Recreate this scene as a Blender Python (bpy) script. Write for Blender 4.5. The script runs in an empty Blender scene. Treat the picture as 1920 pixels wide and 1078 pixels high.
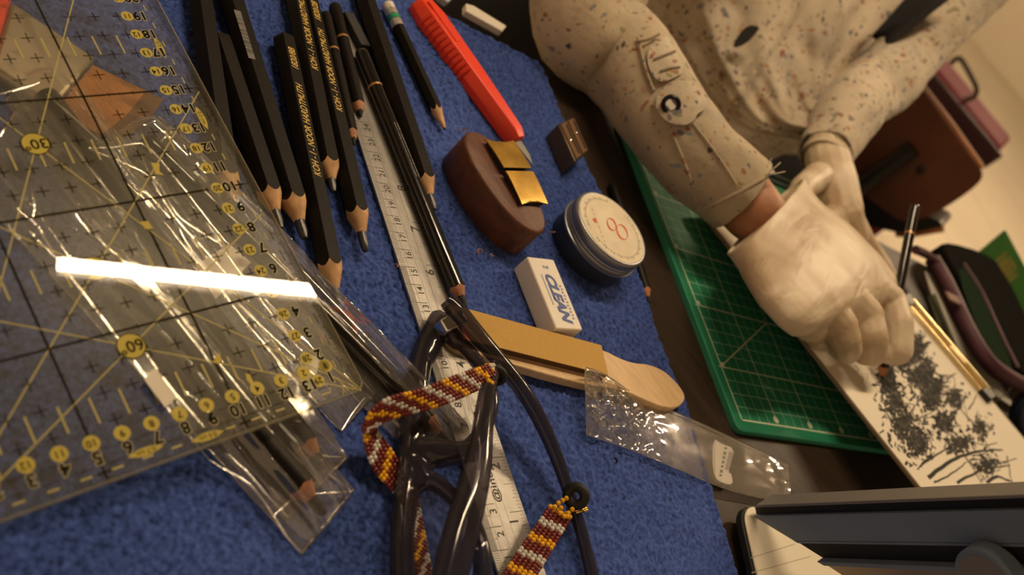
import bpy, math, random
import numpy as np
from mathutils import Vector, noise

random.seed(7); np.random.seed(7)
S = 0.01                                   # all coordinates below are centimetres, blender units are metres
scene = bpy.context.scene
COL = scene.collection

# ------------------------------------------------------------------ camera
FPX = 1768.138
R = np.array([[0.62688291, 0.48813568, 0.60724079],
              [0.77720119, -0.33722111, -0.53126287],
              [-0.05455395, 0.80498788, -0.59077778]])      # rows: image right, image down, view direction
CAM = np.array([2.696207, -39.78472377, 29.19786934])
cd = bpy.data.cameras.new('camera'); cam = bpy.data.objects.new('camera', cd); COL.objects.link(cam)
cd.sensor_width = 36.0; cd.sensor_fit = 'HORIZONTAL'; cd.lens = FPX / 1920 * 36
cd.clip_start = 0.01; cd.clip_end = 60
mw = np.eye(4); mw[:3, 0] = R[0]; mw[:3, 1] = -R[1]; mw[:3, 2] = -R[2]; mw[:3, 3] = CAM * S
from mathutils import Matrix
cam.matrix_world = Matrix(mw.tolist())
cd.dof.use_dof = True; cd.dof.focus_distance = 0.445; cd.dof.aperture_fstop = 8.5
scene.camera = cam

# ------------------------------------------------------------------ world, lamps, exposure
world = bpy.data.worlds.new('world'); scene.world = world; world.use_nodes = True
bg = world.node_tree.nodes['Background']
bg.inputs[0].default_value = (1.0, 0.66, 0.36, 1); bg.inputs[1].default_value = 0.30
scene.view_settings.view_transform = 'Standard'; scene.view_settings.look = 'None'
scene.view_settings.exposure = 0.95; scene.view_settings.gamma = 1.0
scene.view_settings.use_curve_mapping = False
scene.cycles.use_denoising = True
scene.cycles.transparent_max_bounces = 32
scene.cycles.max_bounces = 10
TUBE_POWER = 110.0
LIGHT_COL = (1.0, 0.74, 0.46)


# ------------------------------------------------------------------ helpers
def ray(u, v):
    return R.T @ np.array([(u - 960) / FPX, (v - 539) / FPX, 1.0])
def P(u, v, z=0.0):
    r = ray(u, v); return CAM + r * ((z - CAM[2]) / r[2])
def D(u, v, d):
    return CAM + ray(u, v) * d
def A(*x): return np.array(x, float)
def nrm(v): v = np.asarray(v, float); return v / (np.linalg.norm(v) + 1e-12)
def plane_hit(u, v, o, n):
    r = ray(u, v); return CAM + r * (((o - CAM) @ n) / (r @ n))
def lin(r, g, b):
    f = lambda c: (c / 255 / 12.92) if c / 255 <= 0.04045 else ((c / 255 + 0.055) / 1.055) ** 2.4
    return (f(r), f(g), f(b), 1)
Z = A(0, 0, 1)
ORG = {}

def thing(name, label, cat, loc, group=None, kind=None):
    o = bpy.data.objects.new(name, None); COL.objects.link(o)
    o.empty_display_size = 0.01
    o.location = Vector(np.asarray(loc) * S); ORG[o.name] = np.asarray(loc, float)
    o['label'] = label; o['category'] = cat
    if group: o['group'] = group
    if kind: o['kind'] = kind
    return o
def tag(o, label, cat, group=None, kind=None):
    if label: o['label'] = label
    if cat: o['category'] = cat
    if group: o['group'] = group
    if kind: o['kind'] = kind
    return o

class MB:
    def __init__(s): s.v = []; s.f = []; s.n = 0
    def add(s, vs, fs):
        vs = [np.asarray(x, float) for x in vs]
        b = len(s.v); s.v += vs; s.f += [tuple(i + b for i in f) for f in fs]; return s
    def quad(s, a, b, c, d): return s.add([a, b, c, d], [(0, 1, 2, 3)])
    def poly(s, pts): return s.add(pts, [tuple(range(len(pts)))])
    def prism(s, pts, vec):
        n = len(pts); pts = [np.asarray(p, float) for p in pts]; vec = np.asarray(vec, float)
        # orient so the cap at pts + vec faces vec
        nn = sum(np.cross(pts[i] - pts[0], pts[(i + 1) % n] - pts[0]) for i in range(n))
        if nn @ vec < 0: pts = pts[::-1]
        fs = [tuple(range(n))[::-1], tuple(range(n, 2 * n))] + [(i, (i + 1) % n, n + (i + 1) % n, n + i) for i in range(n)]
        return s.add(pts + [p + vec for p in pts], fs)
    def box(s, c, ax, ay, az):
        c = np.asarray(c, float)
        return s.prism([c - ax - ay - az, c + ax - ay - az, c + ax + ay - az, c - ax + ay - az], 2 * az)
    def loft(s, rings, cap0=True, cap1=True, closed=True):
        b = len(s.v); m = len(rings[0])
        for r in rings: s.v += [np.asarray(p, float) for p in r]
        for i in range(len(rings) - 1):
            for j in range(m if closed else m - 1):
                k = (j + 1) % m
                s.f.append((b + i * m + j, b + i * m + k, b + (i + 1) * m + k, b + (i + 1) * m + j))
        if closed and cap0: s.f.append(tuple(b + j for j in range(m))[::-1])
        if closed and cap1: s.f.append(tuple(b + (len(rings) - 1) * m + j for j in range(m)))
        return s
    def tube(s, pts, rad, seg=12, caps=True, up=None, flat=1.0, fun=None):
        pts = [np.asarray(p, float) for p in pts]; n = len(pts)
        if not hasattr(rad, '__len__'): rad = [rad] * n
        rings = []; u = None
        for i in range(n):
            t = nrm(pts[min(i + 1, n - 1)] - pts[max(i - 1, 0)])
            if u is None:
                ref = np.asarray(up, float) if up is not None else (Z if abs(t[2]) < .9 else A(1, 0, 0))
            else: ref = u
            u = nrm(ref - t * (ref @ t)); w = np.cross(t, u)
            ring = []
            for k in range(seg):
                a = 2 * math.pi * k / seg; r = rad[i]
                if fun: r *= fun(i / (n - 1), a)
                ring.append(pts[i] + r * (math.cos(a) * u * flat + math.sin(a) * w))
            rings.append(ring)
        return s.loft(rings, caps, caps)
    def ball(s, c, r, seg=12, rng=8, ax=None):
        X, Y, W = ax if ax else (A(1, 0, 0), A(0, 1, 0), Z)
        r = r if hasattr(r, '__len__') else (r, r, r)
        vs = [c + W * r[2]]
        for i in range(1, rng):
            t = math.pi * i / rng
            for k in range(seg):
                a = 2 * math.pi * k / seg
                vs.append(c + X * r[0] * math.sin(t) * math.cos(a) + Y * r[1] * math.sin(t) * math.sin(a) + W * r[2] * math.cos(t))
        vs.append(c - W * r[2]); fs = []
        for k in range(seg): fs.append((0, 1 + k, 1 + (k + 1) % seg))
        for i in range(rng - 2):
            for k in range(seg):
                a, b = 1 + i * seg, 1 + (i + 1) * seg
                fs.append((a + k, b + k, b + (k + 1) % seg, a + (k + 1) % seg))
        l = len(vs) - 1; b = 1 + (rng - 2) * seg
        for k in range(seg): fs.append((l, b + (k + 1) % seg, b + k))
        return s.add(vs, fs)
    def capsule(s, p0, r0, p1, r1, seg=14):
        p0 = np.asarray(p0, float); p1 = np.asarray(p1, float)
        t = nrm(p1 - p0); pts = []; rr = []
        for a in (-80, -55, -25): pts.append(p0 + t * r0 * math.sin(math.radians(a))); rr.append(r0 * math.cos(math.radians(a)))
        pts.append(p0); rr.append(r0); pts.append(p1); rr.append(r1)
        for a in (25, 55, 80): pts.append(p1 + t * r1 * math.sin(math.radians(a))); rr.append(r1 * math.cos(math.radians(a)))
        return s.tube(pts, rr, seg)
    def strip(s, a, b, w, n):
        a = np.asarray(a, float); b = np.asarray(b, float); d = nrm(np.cross(n, b - a)) * w / 2
        return s.quad(a - d, b - d, b + d, a + d)
    def disc(s, c, r, n, seg=20, ex=None):
        x = nrm(np.cross(n, A(.3, .5, .1))) if ex is None else ex; y = np.cross(n, x)
        return s.poly([c + r * (math.cos(2 * math.pi * k / seg) * x + math.sin(2 * math.pi * k / seg) * y) for k in range(seg)])
    def text(s, t, o, xd, yd, size, sx=1.0):
        vs, fs = GLYPH[t]
        return s.add([o + (x * sx * xd + y * yd) * size for x, y in vs], fs)
    def build(s, name, mat, parent=None, smooth=True, bevel=0, seg=2, org=None, angle=40):
        if org is None:
            if parent is not None: org = ORG[parent.name]
            else:
                a = np.array(s.v); org = A(*(a.min(0) + a.max(0))[:2] / 2, a[:, 2].min())
        me = bpy.data.meshes.new(name)
        me.from_pydata([tuple((p - org) * S) for p in s.v], [], s.f); me.update()
        o = bpy.data.objects.new(name, me); COL.objects.link(o); ORG[o.name] = org
        if parent is None: o.location = Vector(org * S)
        else: o.parent = parent
        for m in (mat if isinstance(mat, (list, tuple)) else [mat]): me.materials.append(m)
        if smooth:
            me.polygons.foreach_set('use_smooth', [True] * len(me.polygons))
            try: me.set_sharp_from_angle(angle=math.radians(angle))
            except Exception: pass
        if bevel:
            b = o.modifiers.new('bevel', 'BEVEL'); b.width = bevel * S; b.segments = seg; b.limit_method = 'ANGLE'
        return o

def chaikin(pts, n=2, closed=False):
    pts = [np.asarray(p, float) for p in pts]
    for _ in range(n):
        out = [] if closed else [pts[0]]
        m = len(pts)
        for i in range(m if closed else m - 1):
            a, b = pts[i], pts[(i + 1) % m]
            out += [a * .75 + b * .25, a * .25 + b * .75]
        if not closed: out.append(pts[-1])
        pts = out
    return pts
def resample(pts, n):
    pts = np.array(pts); d = np.r_[0, np.cumsum(np.linalg.norm(np.diff(pts, axis=0), axis=1))]
    t = np.linspace(0, d[-1], n)
    return [np.array([np.interp(x, d, pts[:, k]) for k in range(pts.shape[1])]) for x in t]

# ------------------------------------------------------------------ materials
def new_mat(name):
    m = bpy.data.materials.new(name); m.use_nodes = True
    nt = m.node_tree; nt.nodes.clear(); out = nt.nodes.new('ShaderNodeOutputMaterial')
    return m, nt, out
def N(nt, t, **kw):
    n = nt.nodes.new(t)
    for k, v in kw.items():
        if k.startswith('i_'): n.inputs[k[2:].replace('_', ' ')].default_value = v
        else: setattr(n, k, v)
    return n
def pbr(name, col, rough=.5, metal=0, spec=.5, noise_s=0, noise_a=.15, col2=None, bump=0, bump_s=200, stretch=None, coat=0, sheen=0, sss=0, trans=0, ior=1.45, dist=0.001, detail=4):
    m, nt, out = new_mat(name)
    b = N(nt, 'ShaderNodeBsdfPrincipled'); nt.links.new(b.outputs[0], out.inputs[0])
    b.inputs['Base Color'].default_value = col; b.inputs['Roughness'].default_value = rough
    b.inputs['Metallic'].default_value = metal; b.inputs['Specular IOR Level'].default_value = spec
    b.inputs['Coat Weight'].default_value = coat; b.inputs['Sheen Weight'].default_value = sheen
    b.inputs['Transmission Weight'].default_value = trans; b.inputs['IOR'].default_value = ior
    if sss:
        b.inputs['Subsurface Weight'].default_value = sss; b.inputs['Subsurface Scale'].default_value = .004
        b.inputs['Subsurface Radius'].default_value = (1, .5, .3)
    if noise_s or bump:
        tc = N(nt, 'ShaderNodeTexCoord'); mp = N(nt, 'ShaderNodeMapping'); nt.links.new(tc.outputs['Object'], mp.inputs[0])
        if stretch is not None:
            mp.inputs['Rotation'].default_value = stretch[1]; mp.inputs['Scale'].default_value = stretch[0]
    if noise_s:
        n = N(nt, 'ShaderNodeTexNoise'); n.inputs['Scale'].default_value = noise_s; n.inputs['Detail'].default_value = detail
        nt.links.new(mp.outputs[0], n.inputs['Vector'])
        cr = N(nt, 'ShaderNodeValToRGB'); nt.links.new(n.outputs[0], cr.inputs[0])
        c2 = col2 or tuple(c * (1 - noise_a) for c in col[:3]) + (1,)
        cr.color_ramp.elements[0].position = .35; cr.color_ramp.elements[1].position = .65
        cr.color_ramp.elements[0].color = c2; cr.color_ramp.elements[1].color = col
        nt.links.new(cr.outputs[0], b.inputs['Base Color'])
    if bump:
        n2 = N(nt, 'ShaderNodeTexNoise'); n2.inputs['Scale'].default_value = bump_s; n2.inputs['Detail'].default_value = 3
        nt.links.new(mp.outputs[0], n2.inputs['Vector'])
        bp = N(nt, 'ShaderNodeBump'); bp.inputs['Strength'].default_value = bump; bp.inputs['Distance'].default_value = dist
        nt.links.new(n2.outputs[0], bp.inputs['Height']); nt.links.new(bp.outputs[0], b.inputs['Normal'])
    return m
def film(name, tint=(.97, .96, .94), veil=.03, veil_col=(.8, .78, .74), gloss=.04, ior=1.45, bump=0, bump_s=60, stretch=None, boost=1.0):
    """thin clear sheet: sees through itself, mirrors by Fresnel, slightly hazy"""
    m, nt, out = new_mat(name)
    tr = N(nt, 'ShaderNodeBsdfTransparent'); tr.inputs[0].default_value = (*tint, 1)
    gl = N(nt, 'ShaderNodeBsdfGlossy'); gl.inputs['Roughness'].default_value = gloss
    gl.inputs[0].default_value = (1, 1, 1, 1)
    df = N(nt, 'ShaderNodeBsdfDiffuse'); df.inputs[0].default_value = (*veil_col, 1)
    ge = N(nt, 'ShaderNodeNewGeometry'); mx = N(nt, 'ShaderNodeMath', operation='MULTIPLY_ADD')
    nt.links.new(ge.outputs['Backfacing'], mx.inputs[0]); mx.inputs[1].default_value = 1 / ior - ior; mx.inputs[2].default_value = ior
    fr = N(nt, 'ShaderNodeFresnel'); nt.links.new(mx.outputs[0], fr.inputs['IOR'])
    bo = N(nt, 'ShaderNodeMath', operation='MULTIPLY', use_clamp=True); nt.links.new(fr.outputs[0], bo.inputs[0]); bo.inputs[1].default_value = boost
    m1 = N(nt, 'ShaderNodeMixShader'); m1.inputs[0].default_value = veil
    nt.links.new(tr.outputs[0], m1.inputs[1]); nt.links.new(df.outputs[0], m1.inputs[2])
    m2 = N(nt, 'ShaderNodeMixShader'); nt.links.new(bo.outputs[0], m2.inputs[0])
    nt.links.new(m1.outputs[0], m2.inputs[1]); nt.links.new(gl.outputs[0], m2.inputs[2]); nt.links.new(m2.outputs[0], out.inputs[0])
    if bump:
        tc = N(nt, 'ShaderNodeTexCoord'); mp = N(nt, 'ShaderNodeMapping'); nt.links.new(tc.outputs['Object'], mp.inputs[0])
        if stretch is not None:
            mp.inputs['Rotation'].default_value = stretch[1]; mp.inputs['Scale'].default_value = stretch[0]
        n2 = N(nt, 'ShaderNodeTexNoise'); n2.inputs['Scale'].default_value = bump_s; n2.inputs['Detail'].default_value = 2
        nt.links.new(mp.outputs[0], n2.inputs['Vector'])
        bp = N(nt, 'ShaderNodeBump'); bp.inputs['Strength'].default_value = bump; bp.inputs['Distance'].default_value = .002
        nt.links.new(n2.outputs[0], bp.inputs['Height'])
        for x in (gl, fr): nt.links.new(bp.outputs[0], x.inputs['Normal'])
    return m
def emit(name, col, st):
    m, nt, out = new_mat(name); e = N(nt, 'ShaderNodeEmission'); e.inputs[0].default_value = (*col, 1); e.inputs[1].default_value = st
    nt.links.new(e.outputs[0], out.inputs[0]); return m
def splatter(name, base, dens=1.0):
    """off-white cotton with dried paint spots in several colours"""
    m, nt, out = new_mat(name)
    b = N(nt, 'ShaderNodeBsdfPrincipled'); nt.links.new(b.outputs[0], out.inputs[0])
    b.inputs['Roughness'].default_value = .9; b.inputs['Specular IOR Level'].default_value = .2; b.inputs['Sheen Weight'].default_value = .15
    tc = N(nt, 'ShaderNodeTexCoord'); L = nt.links.new
    nz = N(nt, 'ShaderNodeTexNoise'); nz.inputs['Scale'].default_value = 45; nz.inputs['Detail'].default_value = 3; L(tc.outputs['Object'], nz.inputs['Vector'])
    wob = N(nt, 'ShaderNodeVectorMath', operation='MULTIPLY_ADD'); L(nz.outputs['Color'], wob.inputs[0]); wob.inputs[1].default_value = (.022,) * 3; L(tc.outputs['Object'], wob.inputs[2])
    nb = N(nt, 'ShaderNodeTexNoise'); nb.inputs['Scale'].default_value = 14; nb.inputs['Detail'].default_value = 5; L(tc.outputs['Object'], nb.inputs['Vector'])
    cr = N(nt, 'ShaderNodeValToRGB'); L(nb.outputs[0], cr.inputs[0])
    cr.color_ramp.elements[0].position = .36; cr.color_ramp.elements[0].color = tuple(c * .72 for c in base[:3]) + (1,)
    cr.color_ramp.elements[1].position = .6; cr.color_ramp.elements[1].color = base
    col = cr.outputs[0]
    for sc_, lo, hi, c_, sd_ in ((26, .60, .74, (.36, .20, .09, 1), 1.0), (19, .62, .76, (.17, .19, .25, 1), 5.0), (48, .63, .72, (.30, .23, .10, 1), 9.0)):
        ns = N(nt, 'ShaderNodeTexNoise'); ns.inputs['Scale'].default_value = sc_; ns.inputs['Detail'].default_value = 5; ns.inputs['Roughness'].default_value = .65
        of = N(nt, 'ShaderNodeVectorMath', operation='ADD'); of.inputs[1].default_value = (sd_, sd_ * .7, 0); L(tc.outputs['Object'], of.inputs[0]); L(of.outputs[0], ns.inputs['Vector'])
        mr = N(nt, 'ShaderNodeMapRange'); L(ns.outputs[0], mr.inputs[0]); mr.inputs[1].default_value = lo - .03 * dens; mr.inputs[2].default_value = hi; mr.inputs[3].default_value = 0; mr.inputs[4].default_value = .6 * dens
        mxs = N(nt, 'ShaderNodeMixRGB'); L(mr.outputs[0], mxs.inputs[0]); L(col, mxs.inputs[1]); mxs.inputs[2].default_value = c_; col = mxs.outputs[0]
    for sc, thr, seed in ((62, .25, 1), (125, .34, 2), (30, .19, 3), (210, .40, 4)):
        vo = N(nt, 'ShaderNodeTexVoronoi'); vo.inputs['Scale'].default_value = sc
        off = N(nt, 'ShaderNodeVectorMath', operation='ADD'); off.inputs[1].default_value = (seed * 3.1, seed * 1.7, 0); L(wob.outputs[0], off.inputs[0]); L(off.outputs[0], vo.inputs['Vector'])
        sp = N(nt, 'ShaderNodeSeparateColor'); L(vo.outputs['Color'], sp.inputs[0])
        # radius differs per spot; many cells carry none
        rr = N(nt, 'ShaderNodeMath', operation='MULTIPLY_ADD'); L(sp.outputs[0], rr.inputs[0]); rr.inputs[1].default_value = thr * 2.2 * dens; rr.inputs[2].default_value = -thr * .95
        lt = N(nt, 'ShaderNodeMapRange', interpolation_type='SMOOTHSTEP'); su = N(nt, 'ShaderNodeMath', operation='SUBTRACT'); L(rr.outputs[0], su.inputs[0]); L(vo.outputs['Distance'], su.inputs[1])
        L(su.outputs[0], lt.inputs[0]); lt.inputs[1].default_value = -.04; lt.inputs[2].default_value = .09; lt.inputs[3].default_value = 0; lt.inputs[4].default_value = .85
        pc = N(nt, 'ShaderNodeValToRGB'); pc.color_ramp.interpolation = 'CONSTANT'; L(sp.outputs[1], pc.inputs[0])
        cols = [(.09, .10, .14, 1), (.36, .17, .06, 1), (.03, .03, .035, 1), (.17, .19, .23, 1), (.24, .11, .06, 1), (.22, .21, .10, 1), (.22, .07, .06, 1), (.12, .11, .13, 1)]
        els = pc.color_ramp.elements; els[0].color = cols[0]; els[1].position = 1 / 8; els[1].color = cols[1]
        for i in range(2, 8): e = els.new(i / 8); e.color = cols[i]
        mx = N(nt, 'ShaderNodeMixRGB'); L(lt.outputs[0], mx.inputs[0]); L(col, mx.inputs[1]); L(pc.outputs[0], mx.inputs[2]); col = mx.outputs[0]
    L(col, b.inputs['Base Color'])
    wv = N(nt, 'ShaderNodeTexNoise'); wv.inputs['Scale'].default_value = 60; wv.inputs['Detail'].default_value = 5; L(tc.outputs['Object'], wv.inputs['Vector'])
    bp = N(nt, 'ShaderNodeBump'); bp.inputs['Strength'].default_value = .5; bp.inputs['Distance'].default_value = .004; L(wv.outputs[0], bp.inputs['Height']); L(bp.outputs[0], b.inputs['Normal'])
    return m

M = {}
M['black_paint'] = pbr('black_pencil_paint', (.0075, .0055, .0045, 1), .45, spec=.16, noise_s=300, noise_a=.3)
M['black_gloss'] = pbr('black_gloss_paint', (.010, .009, .009, 1), .16, coat=.3)
M['wood'] = pbr('cedar_wood', (.62, .36, .17, 1), .6, noise_s=160, noise_a=.35, bump=.2, bump_s=300)
M['wood_red'] = pbr('reddish_wood', (.50, .22, .11, 1), .6, noise_s=160, noise_a=.35)
M['lead'] = pbr('graphite', (.035, .035, .038, 1), .35, spec=.7, noise_s=400, noise_a=.3)
M['charcoal'] = pbr('charcoal_core', (.010, .010, .010, 1), .7)
M['gold_print'] = pbr('gold_print', (.62, .43, .10, 1), .45)
M['grey_print'] = pbr('grey_print', (.16, .15, .14, 1), .5)
M['barcode'] = pbr('barcode_grey', (.13, .125, .12, 1), .5)
M['copper_ring'] = pbr('copper_ring', (.55, .30, .12, 1), .35, metal=.6)
M['film'] = film('cellophane', veil=.065, veil_col=(.80, .78, .74), gloss=.05, boost=3.0)
M['acrylic'] = film('acrylic_sheet', tint=(.97, .965, .93), veil=.0, gloss=.012, ior=1.49)
M['acrylic_low'] = film('acrylic_underside', tint=(.95, .95, .92), veil=.10, veil_col=(.66, .62, .50), gloss=.25, ior=1.2)
M['acrylic_edge'] = film('acrylic_edge', tint=(.70, .69, .58), veil=.30, veil_col=(.62, .58, .42), gloss=.1)
M['ruler_black'] = pbr('ruler_black_print', (.008, .006, .003, 1), .7, spec=.05)
M['ruler_halo'] = pbr('ruler_halo_print', (.62, .57, .36, 1), .7)
M['ruler_dark'] = pbr('ruler_grid_print', (.022, .016, .003, 1), .7, spec=.05)
M['ruler_yellow'] = pbr('ruler_yellow_print', (.56, .46, .075, 1), .6)
M['ruler_pale'] = pbr('ruler_pale_yellow_print', (.50, .44, .17, 1), .6)
M['steel'] = pbr('brushed_steel', (.42, .405, .38, 1), .36, metal=.8, noise_s=30, noise_a=.25, bump=.08, bump_s=400)
M['chrome'] = pbr('chrome', (.7, .7, .7, 1), .12, metal=1)
M['etch'] = pbr('etched_marks', (.05, .045, .04, 1), .6)
M['table'] = pbr('dark_table_wood', (.036, .022, .014, 1), .5, spec=.25, noise_s=25, noise_a=.4, stretch=((1, 8, 1), (0, 0, .99)), bump=.1, bump_s=150)
M['paper'] = pbr('white_paper', (.80, .76, .68, 1), .8, noise_s=12, noise_a=.05)
M['sticker'] = pbr('white_sticker', (.80, .75, .70, 1), .7)
M['eraser'] = pbr('white_vinyl_eraser', (.80, .75, .68, 1), .5, sss=.15, noise_s=40, noise_a=.05)
M['blue_print'] = pbr('blue_print', (.07, .11, .32, 1), .6)
M['walnut'] = pbr('walnut_wood', (.13, .045, .022, 1), .55, noise_s=70, noise_a=.4, stretch=((1, 6, 3), (0, 0, .97)), bump=.2, bump_s=200)
M['brass'] = pbr('aged_brass', (.60, .36, .07, 1), .36, metal=.85, noise_s=60, noise_a=.4)
M['dark_gap'] = pbr('dark_gap', (.006, .005, .004, 1), .8)
M['tin'] = pbr('grey_tin', (.26, .27, .30, 1), .38, metal=.8)
M['tin_dark'] = pbr('dark_tin', (.045, .05, .065, 1), .4, metal=.5)
M['cream_label'] = pbr('cream_label', (.76, .68, .52, 1), .7, noise_s=80, noise_a=.12)
M['red_print'] = pbr('red_print', (.62, .05, .03, 1), .6)
M['faint_print'] = pbr('faint_print', (.42, .38, .30, 1), .7)
M['red_plastic'] = pbr('red_plastic', (.80, .045, .012, 1), .42, noise_s=30, noise_a=.08)
M['sandpaper'] = pbr('sandpaper', (.64, .40, .115, 1), .9, noise_s=2200, noise_a=.3, bump=.4, bump_s=1500)
M['sand_edge'] = pbr('sandpaper_edge', (.10, .05, .02, 1), .9)
M['plywood'] = pbr('pale_plywood', (.74, .52, .29, 1), .6, noise_s=60, noise_a=.15, stretch=((1, 7, 1), (0, 0, .6)))
M['red_tab'] = pbr('red_tab', (.62, .10, .03, 1), .6)
M['mat_green'] = pbr('mat_green', (.016, .20, .105, 1), .65, spec=.25, noise_s=40, noise_a=.12, bump=.1, bump_s=900)
M['mat_line'] = pbr('mat_line', (.30, .52, .38, 1), .7, spec=.2)
M['mat_bold'] = pbr('mat_bold_line', (.56, .64, .48, 1), .7, spec=.2)
M['mat_edge'] = pbr('mat_edge', (.04, .26, .16, 1), .7, spec=.2)
M['clipboard'] = pbr('clipboard', (.20, .15, .10, 1), .6)
M['gold_metal'] = pbr('gold_clip_metal', (.70, .55, .28, 1), .25, metal=.9)
M['ink'] = pbr('charcoal_drawing', (.03, .028, .025, 1), .9)
M['ink_grey'] = pbr('graphite_smudge', (.13, .12, .105, 1), .9, noise_s=160, noise_a=.7, detail=6)
M['skin'] = pbr('skin', (.42, .19, .095, 1), .5, sss=.15, noise_s=45, noise_a=.2, bump=.3, bump_s=220)
M['coat'] = splatter('paint_splattered_cotton', (.58, .50, .39, 1), 1.0)
M['sleeve'] = splatter('sleeve_cotton', (.50, .415, .30, 1), .92)
M['trousers'] = pbr('black_trousers', (.010, .009, .010, 1), .9)
M['snap_dark'] = pbr('snap_dark', (.02, .02, .022, 1), .3, metal=.6)
M['chair_wood'] = pbr('varnished_brown_board', (.115, .030, .008, 1), .4, noise_s=8, noise_a=.45, detail=3)
M['chair_edge'] = pbr('board_edge', (.32, .12, .03, 1), .5)
M['black_metal'] = pbr('black_metal', (.012, .011, .011, 1), .4, metal=.3)
M['maroon'] = pbr('maroon_shell', (.20, .03, .05, 1), .6, spec=.15)
M['maroon_shade'] = pbr('shaded_maroon', (.035, .006, .009, 1), .5)
M['wire'] = pbr('grey_wire', (.10, .08, .07, 1), .35, metal=.8)
M['green_card'] = pbr('green_card', (.025, .13, .010, 1), .6, noise_s=20, noise_a=.15)
M['dull_gold'] = pbr('dull_gold_print', (.20, .19, .03, 1), .6, noise_s=160, noise_a=.35)
M['purple'] = pbr('purple_piping', (.075, .018, .035, 1), .6, noise_s=60, noise_a=.3)
M['pouch_green'] = pbr('dark_green_vinyl', (.012, .024, .012, 1), .9, spec=.02)
M['pouch_black'] = pbr('black_vinyl', (.008, .007, .006, 1), .9, spec=.02)
M['navy'] = pbr('navy_plastic', (.018, .026, .048, 1), .45)
M['slate_top'] = pbr('grey_aluminium', (.20, .19, .185, 1), .5, metal=.3)
M['slate'] = pbr('slate_blue_metal', (.17, .22, .30, 1), .5, metal=.2, noise_s=40, noise_a=.1)
M['rubber'] = pbr('black_rubber', (.006, .006, .007, 1), .6)
M['satin_metal'] = pbr('satin_metal', (.42, .34, .25, 1), .4, metal=.8)
M['cream_plastic'] = pbr('cream_plastic', (.78, .72, .58, 1), .5)
M['glasses'] = None
M['bead_red'] = pbr('maroon_bead', (.17, .022, .016, 1), .3)
M['bead_white'] = pbr('white_bead', (.62, .60, .55, 1), .3)
M['bead_yellow'] = pbr('yellow_bead', (.80, .42, .01, 1), .3)
M['gold_wire'] = pbr('gold_wire', (.75, .48, .12, 1), .25, metal=.9)
M['white_plastic'] = pbr('white_plastic', (.72, .68, .60, 1), .5)
M['green_band'] = pbr('green_band', (.02, .30, .16, 1), .4)
M['silver_band'] = pbr('silver_band', (.6, .58, .55, 1), .3, metal=.6)
M['ferrule'] = pbr('brush_ferrule', (.46, .39, .30, 1), .35, metal=.6, noise_s=20, noise_a=.3)
M['bristle'] = pbr('orange_bristle', (.50, .19, .045, 1), .7, noise_s=160, noise_a=.3, stretch=((1, 12, 1), (0, 0, -.1)), bump=.4, bump_s=300)
M['bristle_tip'] = pbr('brown_bristle_tip', (.17, .075, .03, 1), .8, noise_s=160, noise_a=.3)
M['shaving'] = pbr('pencil_shaving', (.60, .33, .22, 1), .7)
M['floor'] = pbr('beige_floor_tile', (.74, .65, .51, 1), .55, noise_s=1.6, noise_a=.12)
M['grout'] = pbr('tile_joint', (.40, .34, .26, 1), .8)
M['wall'] = pbr('plaster_wall', (.76, .68, .54, 1), .9, noise_s=2, noise_a=.06)
M['ceiling'] = pbr('dim_ceiling', (.16, .14, .12, 1), .9)
M['tube'] = emit('fluorescent_tube', LIGHT_COL, TUBE_POWER)
M['fill_tube'] = emit('fill_tube_far', LIGHT_COL, TUBE_POWER * 2.5)
M['fixture'] = pbr('white_fixture', (.8, .8, .78, 1), .5)

def frame_mat():
    m, nt, out = new_mat('smoky_acetate'); L = nt.links.new
    b = N(nt, 'ShaderNodeBsdfPrincipled'); b.inputs['Base Color'].default_value = (.04, .036, .048, 1); b.inputs['Roughness'].default_value = .10
    b.inputs['IOR'].default_value = 1.5; b.inputs['Coat Weight'].default_value = .3
    tr = N(nt, 'ShaderNodeBsdfTransparent'); tr.inputs[0].default_value = (.46, .43, .48, 1)
    mx = N(nt, 'ShaderNodeMixShader'); mx.inputs[0].default_value = .5; L(b.outputs[0], mx.inputs[1]); L(tr.outputs[0], mx.inputs[2]); L(mx.outputs[0], out.inputs[0])
    return m
M['glasses'] = frame_mat()
M['lens'] = film('spectacle_lens', tint=(.93, .93, .92), veil=.01, gloss=.0, ior=1.5)

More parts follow.
